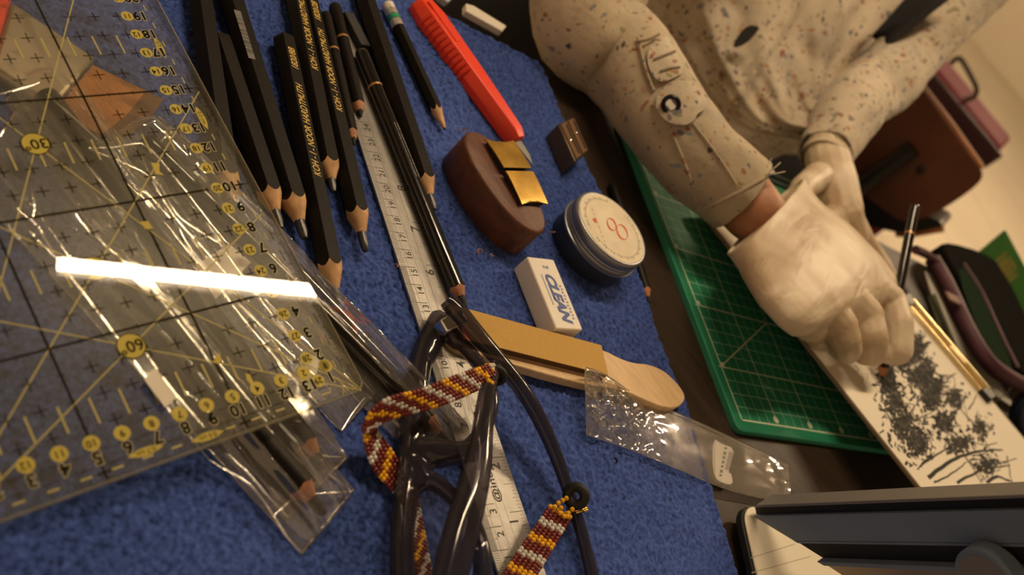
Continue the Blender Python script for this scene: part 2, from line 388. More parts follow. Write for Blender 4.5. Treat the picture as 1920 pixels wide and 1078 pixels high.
def glove_mat():
    m, nt, out = new_mat('latex_glove'); L = nt.links.new
    b = N(nt, 'ShaderNodeBsdfPrincipled'); L(b.outputs[0], out.inputs[0])
    b.inputs['Roughness'].default_value = .5; b.inputs['Subsurface Weight'].default_value = .2
    b.inputs['Subsurface Scale'].default_value = .004; b.inputs['Subsurface Radius'].default_value = (1, .55, .35)
    tc = N(nt, 'ShaderNodeTexCoord'); mp = N(nt, 'ShaderNodeMapping'); L(tc.outputs['Object'], mp.inputs[0])
    mp.inputs['Rotation'].default_value = (0, 0, .5); mp.inputs['Scale'].default_value = (1, .35, 1)
    n = N(nt, 'ShaderNodeTexNoise'); n.inputs['Scale'].default_value = 70; n.inputs['Detail'].default_value = 2; n.inputs['Distortion'].default_value = .6; L(mp.outputs[0], n.inputs['Vector'])
    cr = N(nt, 'ShaderNodeValToRGB'); L(n.outputs[0], cr.inputs[0]); cr.color_ramp.elements[0].position = .42; cr.color_ramp.elements[1].position = .60
    n3 = N(nt, 'ShaderNodeTexNoise'); n3.inputs['Scale'].default_value = 26; n3.inputs['Detail'].default_value = 2; L(tc.outputs['Object'], n3.inputs['Vector'])
    c3 = N(nt, 'ShaderNodeValToRGB'); L(n3.outputs[0], c3.inputs[0]); c3.color_ramp.elements[0].position = .36; c3.color_ramp.elements[1].position = .62
    c3.color_ramp.elements[0].color = (.44, .33, .215, 1); c3.color_ramp.elements[1].color = (.66, .56, .43, 1); L(c3.outputs[0], b.inputs['Base Color'])
    bp = N(nt, 'ShaderNodeBump'); bp.inputs['Strength'].default_value = .2; bp.inputs['Distance'].default_value = .002; L(cr.outputs[0], bp.inputs['Height']); L(bp.outputs[0], b.inputs['Normal'])
    return m
M['glove'] = glove_mat()

def towel_mat():
    m, nt, out = new_mat('blue_terry'); L = nt.links.new
    b = N(nt, 'ShaderNodeBsdfPrincipled'); L(b.outputs[0], out.inputs[0]); b.inputs['Roughness'].default_value = 1; b.inputs['Specular IOR Level'].default_value = .1
    b.inputs['Sheen Weight'].default_value = .25; b.inputs['Sheen Tint'].default_value = (.4, .5, 1, 1)
    tc = N(nt, 'ShaderNodeTexCoord')
    n = N(nt, 'ShaderNodeTexNoise'); n.inputs['Scale'].default_value = 480; n.inputs['Detail'].default_value = 2; L(tc.outputs['Object'], n.inputs['Vector'])
    n2 = N(nt, 'ShaderNodeTexNoise'); n2.inputs['Scale'].default_value = 9; n2.inputs['Detail'].default_value = 3; L(tc.outputs['Object'], n2.inputs['Vector'])
    ad = N(nt, 'ShaderNodeMath', operation='MULTIPLY_ADD'); L(n2.outputs[0], ad.inputs[0]); ad.inputs[1].default_value = .45; L(n.outputs[0], ad.inputs[2])
    cr = N(nt, 'ShaderNodeValToRGB'); L(ad.outputs[0], cr.inputs[0])
    cr.color_ramp.elements[0].position = .5; cr.color_ramp.elements[1].position = .95
    cr.color_ramp.elements[0].color = (.014, .031, .12, 1); cr.color_ramp.elements[1].color = (.068, .120, .41, 1)
    L(cr.outputs[0], b.inputs['Base Color'])
    return m
M['towel'] = towel_mat()

def drawing_mat():
    """paper with a charcoal landscape: dark foliage masses, flat print on the sheet"""
    m, nt, out = new_mat('drawn_paper'); L = nt.links.new
    b = N(nt, 'ShaderNodeBsdfPrincipled'); L(b.outputs[0], out.inputs[0]); b.inputs['Roughness'].default_value = .85
    b.inputs['Base Color'].default_value = (.80, .74, .62, 1)
    return m
M['drawpaper'] = drawing_mat()

# ------------------------------------------------------------------ lettering (prebuilt flat glyph meshes)
GLYPH = {}
def make_glyphs(strings):
    obs = []
    for (t, shear, bold) in strings:
        c = bpy.data.curves.new('t', 'FONT'); c.body = t; c.size = 1; c.align_x = 'CENTER'; c.align_y = 'CENTER'; c.resolution_u = 3
        c.shear = shear; c.offset = bold; c.fill_mode = 'FRONT'
        o = bpy.data.objects.new('t', c); COL.objects.link(o); obs.append((t, o, c))
    dg = bpy.context.evaluated_depsgraph_get()
    for t, o, c in obs:
        e = o.evaluated_get(dg); me = e.to_mesh()
        GLYPH[t] = ([(v.co.x, v.co.y) for v in me.vertices], [tuple(p.vertices) for p in me.polygons]); e.to_mesh_clear()
    for t, o, c in obs: bpy.data.objects.remove(o); bpy.data.curves.remove(c)
_nums = [str(i) for i in range(0, 31)]
def halo(strings, off):
    make_glyphs([(n, 0, off) for n in strings]); return {n: GLYPH[n] for n in strings}
HALO = halo(_nums, .075); BOLD = halo(_nums, .035)
make_glyphs([(n, 0, .012) for n in _nums] + [(n + '°', 0, .015) for n in ('30', '45', '60')] + [('0.5 cm', 0, 0), ('0.7 cm', 0, 0),
    ('KOH - I - NOOR HARDTMUTH', .35, .012), ('1820/8B', .35, .012), ('1820/2B', .35, .012), ('1820/6B', .35, .012), ('CLEAN', .3, .055), ('THE', .2, .02), ('8 ', 0, 0), ('@inco', 0, .02)])

# ================================================================== the setting
def struct(mb, name, mat, **kw):
    o = mb.build(name, mat, smooth=False, **kw); o['kind'] = 'structure'; return o
FLOOR = -72.0
E2 = nrm(A(.659, .752, 0)); E1 = A(E2[1], -E2[0], 0)      # along the sitter's table edge; away from the sitter
T0 = A(-18.2, 11.4, 0) + E1 * -0.6                          # a point on that edge
m = MB(); m.prism([A(-300, -200, FLOOR - 4), A(420, -200, FLOOR - 4), A(420, 900, FLOOR - 4), A(-300, 900, FLOOR - 4)], Z * 4); struct(m, 'floor', M['floor'])
m = MB()
for k in range(-4, 12):
    p = A(60 * k, 0, FLOOR + .02); m.strip(p + E2 * -250 + E1 * 40, p + E2 * 850 + E1 * 40, .6, Z)
for k in range(-3, 14):
    p = E2 * 60 * k + Z * (FLOOR + .02); m.strip(p + E1 * -250, p + E1 * 420, .6, Z)
o = m.build('trim_1', M['grout'], smooth=False); o['kind'] = 'structure'
m = MB(); m.prism([A(-300, 700, FLOOR), A(420, 700, FLOOR), A(420, 706, FLOOR), A(-300, 706, FLOOR)], Z * 276); struct(m, 'wall_back', M['wall'])
m = MB(); m.prism([A(-306, -200, FLOOR), A(-300, -200, FLOOR), A(-300, 706, FLOOR), A(-306, 706, FLOOR)], Z * 276); struct(m, 'wall_left', M['wall'])
m = MB(); m.prism([A(-306, -200, 204), A(420, -200, 204), A(420, 706, 204), A(-306, 706, 204)], Z * 4); struct(m, 'ceiling', M['ceiling'])

# tube lamps: first is mirrored in the acrylic ruler, second an added fill light
def tube_lamp(c, d, length, label, rad=1.75, hang=False):
    t = thing('hanging_lamp' if hang else 'fill_lamp_far', label, 'lamp', A(c[0], c[1], 204) if hang else c + Z * 4)
    d = nrm(d); w = np.cross(Z, d); f = rad / 1.75
    m = MB(); m.box(c + Z * 3 * f, d * length / 2, w * 3.2 * f, Z * 1.0 * f); m.build('housing', M['fixture'], t, bevel=.3 * f)
    m = MB(); m.tube([c - d * (length / 2 - 3 * f), c + d * (length / 2 - 3 * f)], rad, 14); m.build('tube', M['tube' if hang else 'fill_tube'], t)
    for s in (-1, 1):
        m = MB(); m.box(c + d * s * (length / 2 - 1.5 * f), d * 1.5 * f, w * 2.2 * f, Z * 2.2 * f); m.build('end_cap', M['fixture'], t, bevel=.3 * f)
        if hang: m = MB(); m.tube([c + d * s * length * .35 + Z * 3.5 * f, c + d * s * length * .35 + Z * (204 - c[2])], .12, 6); m.build('suspension_wire', M['black_metal'], t)
RO = A(-3.17743878, -29.00907787, 0.08166168); REX = A(0.22723334, 0.96529401, 0.12873417); REY = A(-0.973395884, 0.229129757, 8.09e-05)
RN = nrm(np.cross(REX, REY))
def mirrored(u, v, h):
    r = nrm(ray(u, v)); t = ((RO - CAM) @ RN) / (r @ RN); X = CAM + r * t; q = r - 2 * (r @ RN) * RN
    return X + q * ((h - X[2]) / q[2])
LH = 88.0
La = mirrored(107, 499, LH); Lb = mirrored(585, 548, LH); Ld = nrm(Lb - La); LL = 62.0; LR = 1.75 * LH / 198
tube_lamp(La + Ld * (LL / 2 - 3 * LR / 1.75), Ld, LL, 'white tube lamp hanging above the drawing table', LR, True)
tube_lamp(A(60, 340, 198), Ld, 120, 'white tube lamp on the ceiling farther along the room')

# ================================================================== table, towel
tb = thing('table', 'dark brown wooden table under the blue towel and the cutting mat', 'table', T0 + E1 * 45 + E2 * 40 + Z * FLOOR)
m = MB(); zt = -.45
m.prism([T0 + E2 * -70 + Z * (zt - 3), T0 + E2 * -70 + E1 * 95 + Z * (zt - 3), T0 + E2 * 150 + E1 * 95 + Z * (zt - 3), T0 + E2 * 150 + Z * (zt - 3)], Z * 3)
m.build('table_top', M['table'], tb, bevel=.25)
for a in (4, 90):
    for b in (-62, 142):
        m = MB(); m.box(T0 + E1 * a + E2 * b + Z * ((zt - 3 + FLOOR) / 2), E1 * 2.5, E2 * 2.5, Z * ((zt - 3 - FLOOR) / 2)); m.build('leg', M['table'], tb, bevel=.3)

# terry towel: a displaced cloth with individual uneven loops
t_right = [P(*q) for q in [(1003, 112), (1022, 132), (1062, 230), (1120, 342), (1188, 470), (1242, 640), (1292, 760), (1340, 920), (1392, 1090)]]
t_right.append(t_right[-1] + nrm(t_right[-1] - t_right[-2]) * 14)
t_left0, t_left1 = P(790, 0) + E2 * -40, t_right[-1] + E2 * -56
nu, nv = 520, 430
rt = np.array(resample(t_right, nv)); lt = np.linspace(t_left0 - A(0, 0, 0), t_left1, nv)
vs = np.zeros((nv, nu, 3))
s = np.linspace(0, 1, nu)[None, :, None]
vs = lt[:, None, :] * (1 - s) + rt[:, None, :] * s
rng = np.random.default_rng(3)
h0 = rng.random((nv, nu)); h = (h0 + np.roll(h0, 1, 0) + np.roll(h0, 1, 1) + np.roll(h0, (1, 1), (0, 1))) / 4
h = np.clip((h - .5) * 2.2 + .5, 0, 1)
low = np.zeros((nv, nu))
for k in range(14):
    a = rng.random() * 6.28; f = rng.uniform(.1, .5); low += np.sin((vs[..., 0] * math.cos(a) + vs[..., 1] * math.sin(a)) * f + rng.random() * 6) / 14
vs[..., 2] = -.11 + .14 * h + .08 * low
def ridge(a, b, w, hgt):
    p, q = P(*a)[:2], P(*b)[:2]; d = q - p; L2 = d @ d
    tt = np.clip(((vs[..., :2] - p) @ d) / L2, 0, 1); dist = np.linalg.norm(vs[..., :2] - p - tt[..., None] * d, axis=-1)
    return hgt * np.exp(-(dist / w) ** 2) * np.sin(np.pi * np.clip(tt, .02, .98)) ** .5
vs[..., 2] += ridge((760, -30), (842, 120), .9, .45) + ridge((842, 120), (865, 215), .7, .3) + ridge((1040, 250), (1090, 345), .9, .25) + ridge((1180, 930), (1330, 1010), 1.2, .3)
edge = np.minimum.reduce([np.arange(nu)[::-1][None, :] * np.ones((nv, 1)), np.arange(nv)[:, None] * np.ones((1, nu))])
vs[..., 2] += np.where(edge < 3, -.33 * (1 - edge / 3), 0) + np.where((edge > 6) & (edge < 9), -.07, 0) + .12 * np.exp(-((edge - 3) / 2.5) ** 2)
idx = np.arange(nu * nv).reshape(nv, nu)
fs = np.stack([idx[:-1, :-1], idx[:-1, 1:], idx[1:, 1:], idx[1:, :-1]], -1).reshape(-1, 4)[:, ::-1]
me = bpy.data.meshes.new('towel'); V = (vs.reshape(-1, 3) - A(0, 0, -.4)) * S
me.vertices.add(len(V)); me.vertices.foreach_set('co', V.ravel())
me.loops.add(fs.size); me.loops.foreach_set('vertex_index', fs.ravel().astype(np.int32))
me.polygons.add(len(fs)); me.polygons.foreach_set('loop_start', np.arange(0, fs.size, 4, dtype=np.int32))
me.update(); me.validate()
if me.polygons[0].normal.z < 0: me.flip_normals()
me.polygons.foreach_set('use_smooth', [True] * len(me.polygons))
tw = bpy.data.objects.new('towel', me); COL.objects.link(tw); tw.location = (0, 0, -.4 * S); me.materials.append(M['towel'])
tag(tw, 'royal blue terry towel spread under the pencils and tools', 'towel')

# ================================================================== pencils
def hexr(a, R0):                          # hexagon with a flat side up, corner radius R0
    b = (a + math.pi / 6) % (math.pi / 3) - math.pi / 6
    return R0 * math.cos(math.pi / 6) / math.cos(b)
def pencil(a, b, r, label, hexa=True, cone=2.0, lead=.8, wood='wood', leadm='lead', paint='black_paint', tipr=.07, group=None,
           imprint=(), barcode=None, ring=None, cap='round', leadr=None, z0=0.0, z1=None, name='pencil', roll=0.0):
    """a = pixel of the blunt end, b = pixel of the point; the pencil lies on the surface at z0"""
    p0 = P(*a, z0 + r) if len(a) == 2 else A(*a); p1 = P(*b, (z0 if z1 is None else z1) + r) if len(b) == 2 else A(*b)
    t = nrm(p1 - p0); L = np.linalg.norm(p1 - p0); w = nrm(np.cross(Z, t)); u = np.cross(t, w)
    th = thing(name, label, 'pencil', A(*((p0 + p1) / 2)[:2], min(p0[2], p1[2]) - r), group)
    seg = 36 if hexa else 20
    Rc = r / math.cos(math.pi / 6) if hexa else r
    rad = lambda an: hexr(an, Rc) if hexa else r
    ks = Rc * 1.0 / cone                       # cone slope
    def ring_(dist, f=1.0, mx=None):
        out = []
        for k in range(seg):
            an = 2 * math.pi * k / seg; q = rad(an) * f
            if mx is not None: q = min(q, mx)
            out.append(p0 + t * dist + q * (math.cos(an + roll) * u + math.sin(an + roll) * w))
        return out
    sh = []
    for k in range(seg):
        an = 2 * math.pi * k / seg; q = rad(an)
        d = L - q / ks + (0.05 * math.sin(an * 5) if not hexa else 0)
        sh.append(p0 + t * d + q * (math.cos(an + roll) * u + math.sin(an + roll) * w))
    m = MB()
    if cap == 'round': m.loft([ring_(0, .55), ring_(.08, .86), ring_(.22, .98), ring_(.4)] + [ring_(x) for x in (1.2, L * .5)] + [sh], True, False)
    else: m.loft([ring_(0, .9), ring_(.06)] + [ring_(x) for x in (1.2, L * .5)] + [sh], True, False)
    m.build('barrel', M[paint], th, angle=25)
    lr = leadr or r * .36
    m = MB(); dl = L - lr / ks
    mid = [q + (p0 + t * dl - q) * 0 for q in sh]
    inner = [p0 + t * (dl + .04 * math.sin(6 * 2 * math.pi * k / seg)) + lr * (math.cos(2 * math.pi * k / seg + roll) * u + math.sin(2 * math.pi * k / seg + roll) * w) for k in range(seg)]
    half = [x * .5 + y * .5 for x, y in zip(sh, inner)]
    m.loft([sh, half, inner], False, True); m.build('sharpened_wood', M[wood], th, angle=60)
    m = MB()
    cr = lambda d, q: [p0 + t * d + q * (math.cos(2 * math.pi * k / 14) * u + math.sin(2 * math.pi * k / 14) * w) for k in range(14)]
    if lead > lr / ks: m.loft([cr(dl - .02, lr * .98), cr(dl + lead * .6, lr * .95), cr(dl + lead, lr * .6), cr(dl + lead * 1.05, tipr)])
    else: m.loft([cr(dl - .02, lr * .98), cr(L - tipr / ks, tipr), cr(L - tipr / ks + .04, tipr * .4)])
    m.build('lead', M[leadm], th)
    top = lambda x, e: p0 + t * x + u * (r + .012) + w * e
    if imprint:
        m = MB()
        for (s_, x, size, sx) in imprint: m.text(s_, top(x, 0), -t, np.cross(Z, -t), size, sx)
        m.build('imprint', M['gold_print'], th, smooth=False)
    if barcode:
        x, e0 = barcode; m = MB(); y = x; rr = random.Random(int(x * 10))
        for k in range(22):
            wd = rr.choice((.05, .1, .16)) if k not in (0, 21) else .35
            g = .03 if k % 5 else .012
            ee = .16 * r / .5
            vv = [top(y, e0 - ee), top(y + wd, e0 - ee), top(y + wd, e0 + ee), top(y, e0 + ee)]
            if not hexa: vv = [q + u * (math.sqrt(max(0, r * r - ((q - top(0, 0)) @ w) ** 2)) - r) for q in vv]
            m.poly(vv); y += wd + g
        m.build('barcode_sticker', M['barcode'], th, smooth=False)
    if ring:
        m = MB(); m.loft([ring_(ring - .07, 1.0), ring_(ring - .07, 1.03), ring_(ring + .07, 1.03), ring_(ring + .07, 1.0)], False, False); m.build('ring', M['copper_ring'], th)
    return th, p0, p1, t, u, w

G = None
pencil((371, -40), (434, 404), .54, 'thick black hexagonal pencil with its point under the clear ruler', cone=2.1, lead=.9, leadr=.22)
pencil((409, 72), (523, 420), .53, 'thick black hexagonal pencil, unmarked, whose blunt end shows left of the barcoded one', cone=1.7, lead=.9, leadr=.24)
pencil((420, -44), (569, 440), .56, 'thick black hexagonal pencil with a long barcode sticker, beside the clear ruler', cone=1.9, lead=.9, leadr=.24, barcode=(3.0, -.28))
K = 'KOH - I - NOOR HARDTMUTH'
pencil((531, 72), (632, 566), .52, 'black hexagonal pencil printed 1820/8B in gold, pointing at the glasses', cone=1.9, lead=.75, leadr=.2,
       imprint=[('1820/8B', 1.95, .50, .9), (K, 6.55, .50, .84)])
pencil((545, -45), (624, 356), .52, 'black hexagonal gold-lettered pencil between the 8B pencil and the 2B pencil', cone=1.6, lead=.7, leadr=.22,
       imprint=[(K, 4.75, .50, .84)])
pencil((577, 2), (683, 460), .52, 'black hexagonal pencil printed 1820/2B in gold', cone=1.9, lead=1.0, leadr=.22,
       imprint=[('1820/2B', 1.35, .50, .9), (K, 5.6, .50, .84)])
pencil((609, 26), (665, 277), .34, 'left of two short round copper-ringed black pencils, its reddish point lower', hexa=False, cone=1.0, lead=.5, leadr=.19, wood='wood_red', leadm='charcoal', ring=2.9)
pencil((627, 10), (678, 224), .36, 'right of two short round copper-ringed black pencils, its reddish point higher', hexa=False, cone=1.0, lead=.45, leadr=.2, wood='wood_red', leadm='charcoal', ring=2.7)
pencil((676, 96), (871, 574), .40, 'long round glossy black pencil with a barcode, lying across the steel ruler', hexa=False, cone=1.0, lead=.55, leadr=.21, wood='wood_red', leadm='charcoal', paint='black_gloss',
       ring=2.6, barcode=(5.3, .02), z0=.22)
pencil((672, -35), (811, 386), .54, 'thick black hexagonal pencil with a pale wood point, right of the steel ruler', cone=1.7, lead=.9, leadr=.24)
th, p0, p1, t, u, w = pencil((726, 8), (839, 252), .33, 'slim black pencil with a white and green banded end', cone=1.9, lead=.4, leadr=.09)
for d0, d1, mm, f in ((-.05, .55, 'white_plastic', 1.06), (.55, 1.0, 'silver_band', 1.10), (1.0, 1.35, 'green_band', 1.12), (1.35, 1.9, 'silver_band', 1.10)):
    m = MB(); m.tube([p0 + t * (d0 + .08 * (d0 < 0)), p0 + t * (d0 + .12), p0 + t * d1], [.33 * f * (.75 if d0 < 0 else 1), .33 * f * 1.08, .33 * f * 1.08], 18, up=u); m.build({'white_plastic': 'end_eraser', 'silver_band': 'ferrule', 'green_band': 'green_band'}[mm], M[mm], th)
pencil((1147, 346), (1217, 567), .36, 'short round black pencil lying on the table behind the tin', hexa=False, cone=.9, lead=.45, leadr=.16, wood='wood_red', leadm='charcoal', z0=-.45)
# graphite block
a, b = P(652, 26, .5), P(684, 88, .5); t = nrm(b - a); w = np.cross(Z, t)
m = MB(); m.prism([a - w * .35 - Z * .45, a + w * .35 - Z * .45, a + w * .35 + Z * .15, a - w * .35 + Z * .15], t * np.linalg.norm(b - a))
tag(m.build('graphite_stick', M['charcoal'], bevel=.05), 'short square black graphite stick between the round pencils and a thick pencil', 'graphite stick')

# ================================================================== steel ruler
c0 = A(9.344, -13.296, 0); an = 1.076; ux = A(math.cos(an), math.sin(an), 0); vx = A(-ux[1], ux[0], 0); zt2 = .20
q = lambda x, y, z=zt2: c0 + ux * x + vx * y + Z * z
th = thing('steel_ruler', 'satin steel ruler marked in centimetres and inches under the glasses', 'ruler', q(1.25, 15, 0.08))
m = MB(); m.prism([q(0, -1.2, .09), q(2.54, -1.2, .09), q(2.54, 31.2, .09), q(0, 31.2, .09)], Z * .11); m.build('blade', M['steel'], th, smooth=False)
m = MB(); ze = zt2 + .006
ln = lambda x0, y0, x1, y1, wd: m.strip(q(x0, y0, ze), q(x1, y1, ze), wd, Z)
for k in range(0, 601):
    y = k * .05
    if y < 1.0 or (y > 15 and k % 2): 
        if k % 2: continue
    L = .95 if k % 20 == 0 else .55 if k % 10 == 0 else .36
    if y > 24: continue
    ln(0, y, L, y, .022 if k % 20 else .03)
for k in range(0, 12 * 16 + 1):
    y = k * 2.54 / 16
    if y > 22: break
    L = .85 if k % 16 == 0 else .62 if k % 8 == 0 else .42 if k % 4 == 0 else .3
    ln(2.54 - L, y, 2.54, y, .022 if k % 16 else .03)
    if y < 10: ln(2.54 - .2, y + 2.54 / 32, 2.54, y + 2.54 / 32, .016)
for x in (.52, 1.05, 1.5): ln(x, 0.0, x, 30, .012)
m.build('graduations', M['etch'], th, smooth=False)
m = MB()
for k in range(1, 25): m.text(str(k), q(.80, k - .33, ze), vx, -ux, .55 if k < 10 else .5)
for k in range(1, 9): m.text(str(k), q(1.78, k * 2.54 - .42, ze), vx, -ux, .72)
m.build('numerals', M['etch'], th, smooth=False)
m = MB(); m.text('@inco', q(1.28, 3.9, ze), vx, -ux, .5, 1.3); m.build('lettering', M['etch'], th, smooth=False)

# ================================================================== clear quilting ruler
def under_ruler(p):
    s_ = p - RO; c, r = s_ @ REX, s_ @ REY
    if -.3 < c < 15.3 and -.3 < r < 30.3: return RO[2] - ((p[0] - RO[0]) * RN[0] + (p[1] - RO[1]) * RN[1]) / RN[2] - .05
    return 99.0
def rq(c, r, z=0.0): return RO + REX * c + REY * r + RN * z
th = thing('quilting_ruler', 'large clear acrylic grid ruler with black and yellow print, on the bagged pencils', 'ruler', A(*(rq(7.5, 13))[:2], 0.08))
def rr_outline(z, ins=0):
    pts = []
    for cx, cy, a0 in ((.5, .5, 180), (14.5, .5, 270), (14.5, 29.5, 0), (.5, 29.5, 90)):
        for k in range(5):
            a = math.radians(a0 + k * 22.5); pts.append(rq(cx + (.5 - ins) * math.cos(a), cy + (.5 - ins) * math.sin(a), z))
    return pts
m = MB(); m.poly(rr_outline(.28, .06)); m.build('sheet', M['acrylic'], th, smooth=False)
m = MB(); m.poly(rr_outline(0.0, .01)); m.build('sheet_underside', M['acrylic_low'], th, smooth=False)
m = MB(); m.loft([rr_outline(0), rr_outline(.24), rr_outline(.28, .06)], False, False); m.build('sheet_edge', M['acrylic_edge'], th, smooth=False)
PZ = .012
def rl(mb, a, b, w, z=PZ): mb.strip(rq(*a, z), rq(*b, z), w, RN)
m = MB()
for c in (5, 10): rl(m, (c, 1.7), (c, 30), .085)
for r in (5, 10, 15, 20, 25): rl(m, (.2, r), (13.0, r), .085)
for c, r in ((14.4, 5), (14.4, 10), (14.4, 15), (14.4, 20), (5, .42), (10, .42)):
    rl(m, (c - .22, r), (c + .22, r), .07); rl(m, (c, r - .22), (c, r + .22), .07)
for c in (5, 10): rl(m, (c, .02), (c, .42), .045)
m.build('grid_lines', M['ruler_dark'], th, smooth=False)
m = MB()
for c in range(1, 15):
    for r in range(1, 23):
        if r % 5 == 0 or c % 5 == 0:
            if r % 5 == 0: rl(m, (c, r - .12), (c, r + .12), .03)
            else: rl(m, (c - .12, r), (c + .12, r), .03)
            continue
        if c > 13 or r < 2: continue
        rl(m, (c - .24, r), (c + .24, r), .042); rl(m, (c, r - .24), (c, r + .24), .042)
for k in range(1, 230): rl(m, (15 - (.32 if k % 5 == 0 else .2), k * .1), (14.97, k * .1), .018)
for k in range(1, 150): rl(m, (k * .1, .03), (k * .1, (.32 if k % 5 == 0 else .2)), .018)
for k in range(1, 14): rl(m, (k + .2, .66), (k + .75, .66), .025); rl(m, (k + .3, 1.15), (k + .8, 1.15), .02)
for r in range(1, 22): rl(m, (14.62, r + .2), (14.62, r + .7), .02)
m.build('cross_marks', M['ruler_dark'], th, smooth=False)
m = MB(); t30, t60 = math.tan(math.pi / 6), math.tan(math.pi / 3)
for sx in (0, 1):
    X = lambda c: 15 - c if sx else c
    rl(m, (X(0.1), .06), (X(14.7), 14.7 * t30), .05); rl(m, (X(.1), .1), (X(14.8), 14.8), .05)
    rl(m, (X(.1), .17), (X(11.6), 11.6 * t60), .05)
for r0 in (2, 7, 12, 17):
    for c in range(2, 13): 
        if c % 5 != 4 or True: rl(m, (c + .5, r0 + .02), (c + .5, r0 + .98), .07)
for k in range(0, 14): rl(m, (k + .25, .42), (k + .62, .42), .07)
for r in range(1, 22): rl(m, (14.36, r + .28), (14.36, r + .6), .05)
for k in range(5): rl(m, (14.75 - k * .17, .15 + .0 * k), (14.2, .85 - k * .12), .03)
m.build('angle_lines', M['ruler_pale'], th, smooth=False)
m = MB(); mk = MB(); mh = MB()
def numeral(t, p, size, disc=0, halo_=False, cut=(PZ + .004)):
    if disc: d_ = MB(); d_.disc(p - RN * .006, disc, RN); par = d_.build('yellow_label', M['ruler_yellow'], th, smooth=False); par_n = 'digits'
    else: par = None; par_n = 'numeral'
    k_ = MB(); vb_, fb_ = (BOLD if halo_ else GLYPH)[t]; k_.add([p + (x * -REX + y * -REY) * size for x, y in vb_], fb_); k_.build(par_n, M['ruler_black'], par or th, smooth=False, org=ORG[th.name])
    if halo_: vs_, fs_ = HALO[t]; mh.add([p - RN * .004 + (x * -REX + y * -REY) * size for x, y in vs_], fs_)
for k in range(1, 22):
    numeral(str(30 - k), rq(13.4, k, .022), .36, .26); numeral(str(k), rq(13.95, k, .022), .62, 0, True)
for k in range(1, 15):
    numeral(str(15 - k), rq(k, 1.47, .022), .36, .27)
    if k < 14: numeral(str(k), rq(k - .02, .96, .022), .62, 0, True)
numeral('1', rq(13.93, 1.5, .022), .36, .24)
for c, r, s_ in ((7.5, 4.35, '60°'), (7.5, 7.55, '45°'), (7.5, 13.05, '30°')):
    mo = MB(); mo.disc(rq(c, r, .014), .50, RN, 28); ao = mo.build('angle_label', M['ruler_dark'], th, smooth=False)
    m1 = MB(); m1.disc(rq(c, r, .018), .46, RN, 28); m1.build('yellow_disc', M['ruler_yellow'], ao, smooth=False, org=ORG[th.name])
    m1 = MB(); m1.text(s_, rq(c, r, .024), -REX, -REY, .62); m1.build('digits', M['ruler_black'], ao, smooth=False, org=ORG[th.name])
def lens_shape(mb, c, r, dx, dy, L, wd, z):
    pts = []
    for k in range(9): x = -L + 2 * L * k / 8; pts.append((x, wd * (1 - (x / L) ** 2)))
    for k in range(1, 8): x = L - 2 * L * k / 8; pts.append((x, -wd * (1 - (x / L) ** 2)))
    mb.poly([rq(c + a * dx - b * dy, r + a * dy + b * dx, z) for a, b in pts])
for c, r, s_, dx, dy in ((14.3, 13.45, '0.5 cm', 0, 1), (14.1, 17.25, '0.7 cm', 0, 1), (8.55, .40, '0.5 cm', 1, 0), (6.45, .62, '0.7 cm', 1, 0)):
    lens_shape(m, c, r, dx, dy, .62, .15, .016)
    mk.text(s_, rq(c, r, .022), -(REX * dx + REY * dy), -(REY * dx - REX * dy), .24)
for pts in ([(10.1, 3.1), (10.3, 3.2), (10.25, 2.9), (10.05, 2.8), (9.95, 2.95)], [(10.85, 2.15), (11.0, 2.05), (10.98, 1.75), (10.85, 1.65), (10.78, 1.9)],
            [(9.8, 9.1), (10.1, 9.05), (10.15, 8.7), (9.85, 8.75)], [(11.3, 11.6), (11.6, 11.5), (11.45, 11.15), (11.55, 10.95), (11.25, 11.05)]):
    m.poly([rq(c, r, .017) for c, r in pts])
for n_, o_, q_ in (('yellow_labels', m, 'ruler_yellow'), ('numeral_halos', mh, 'ruler_halo'), ('seam_allowance_print', mk, 'ruler_black')):
    o_ = o_.build(n_, M[q_], th, smooth=False); o_['kind'] = 'stuff'

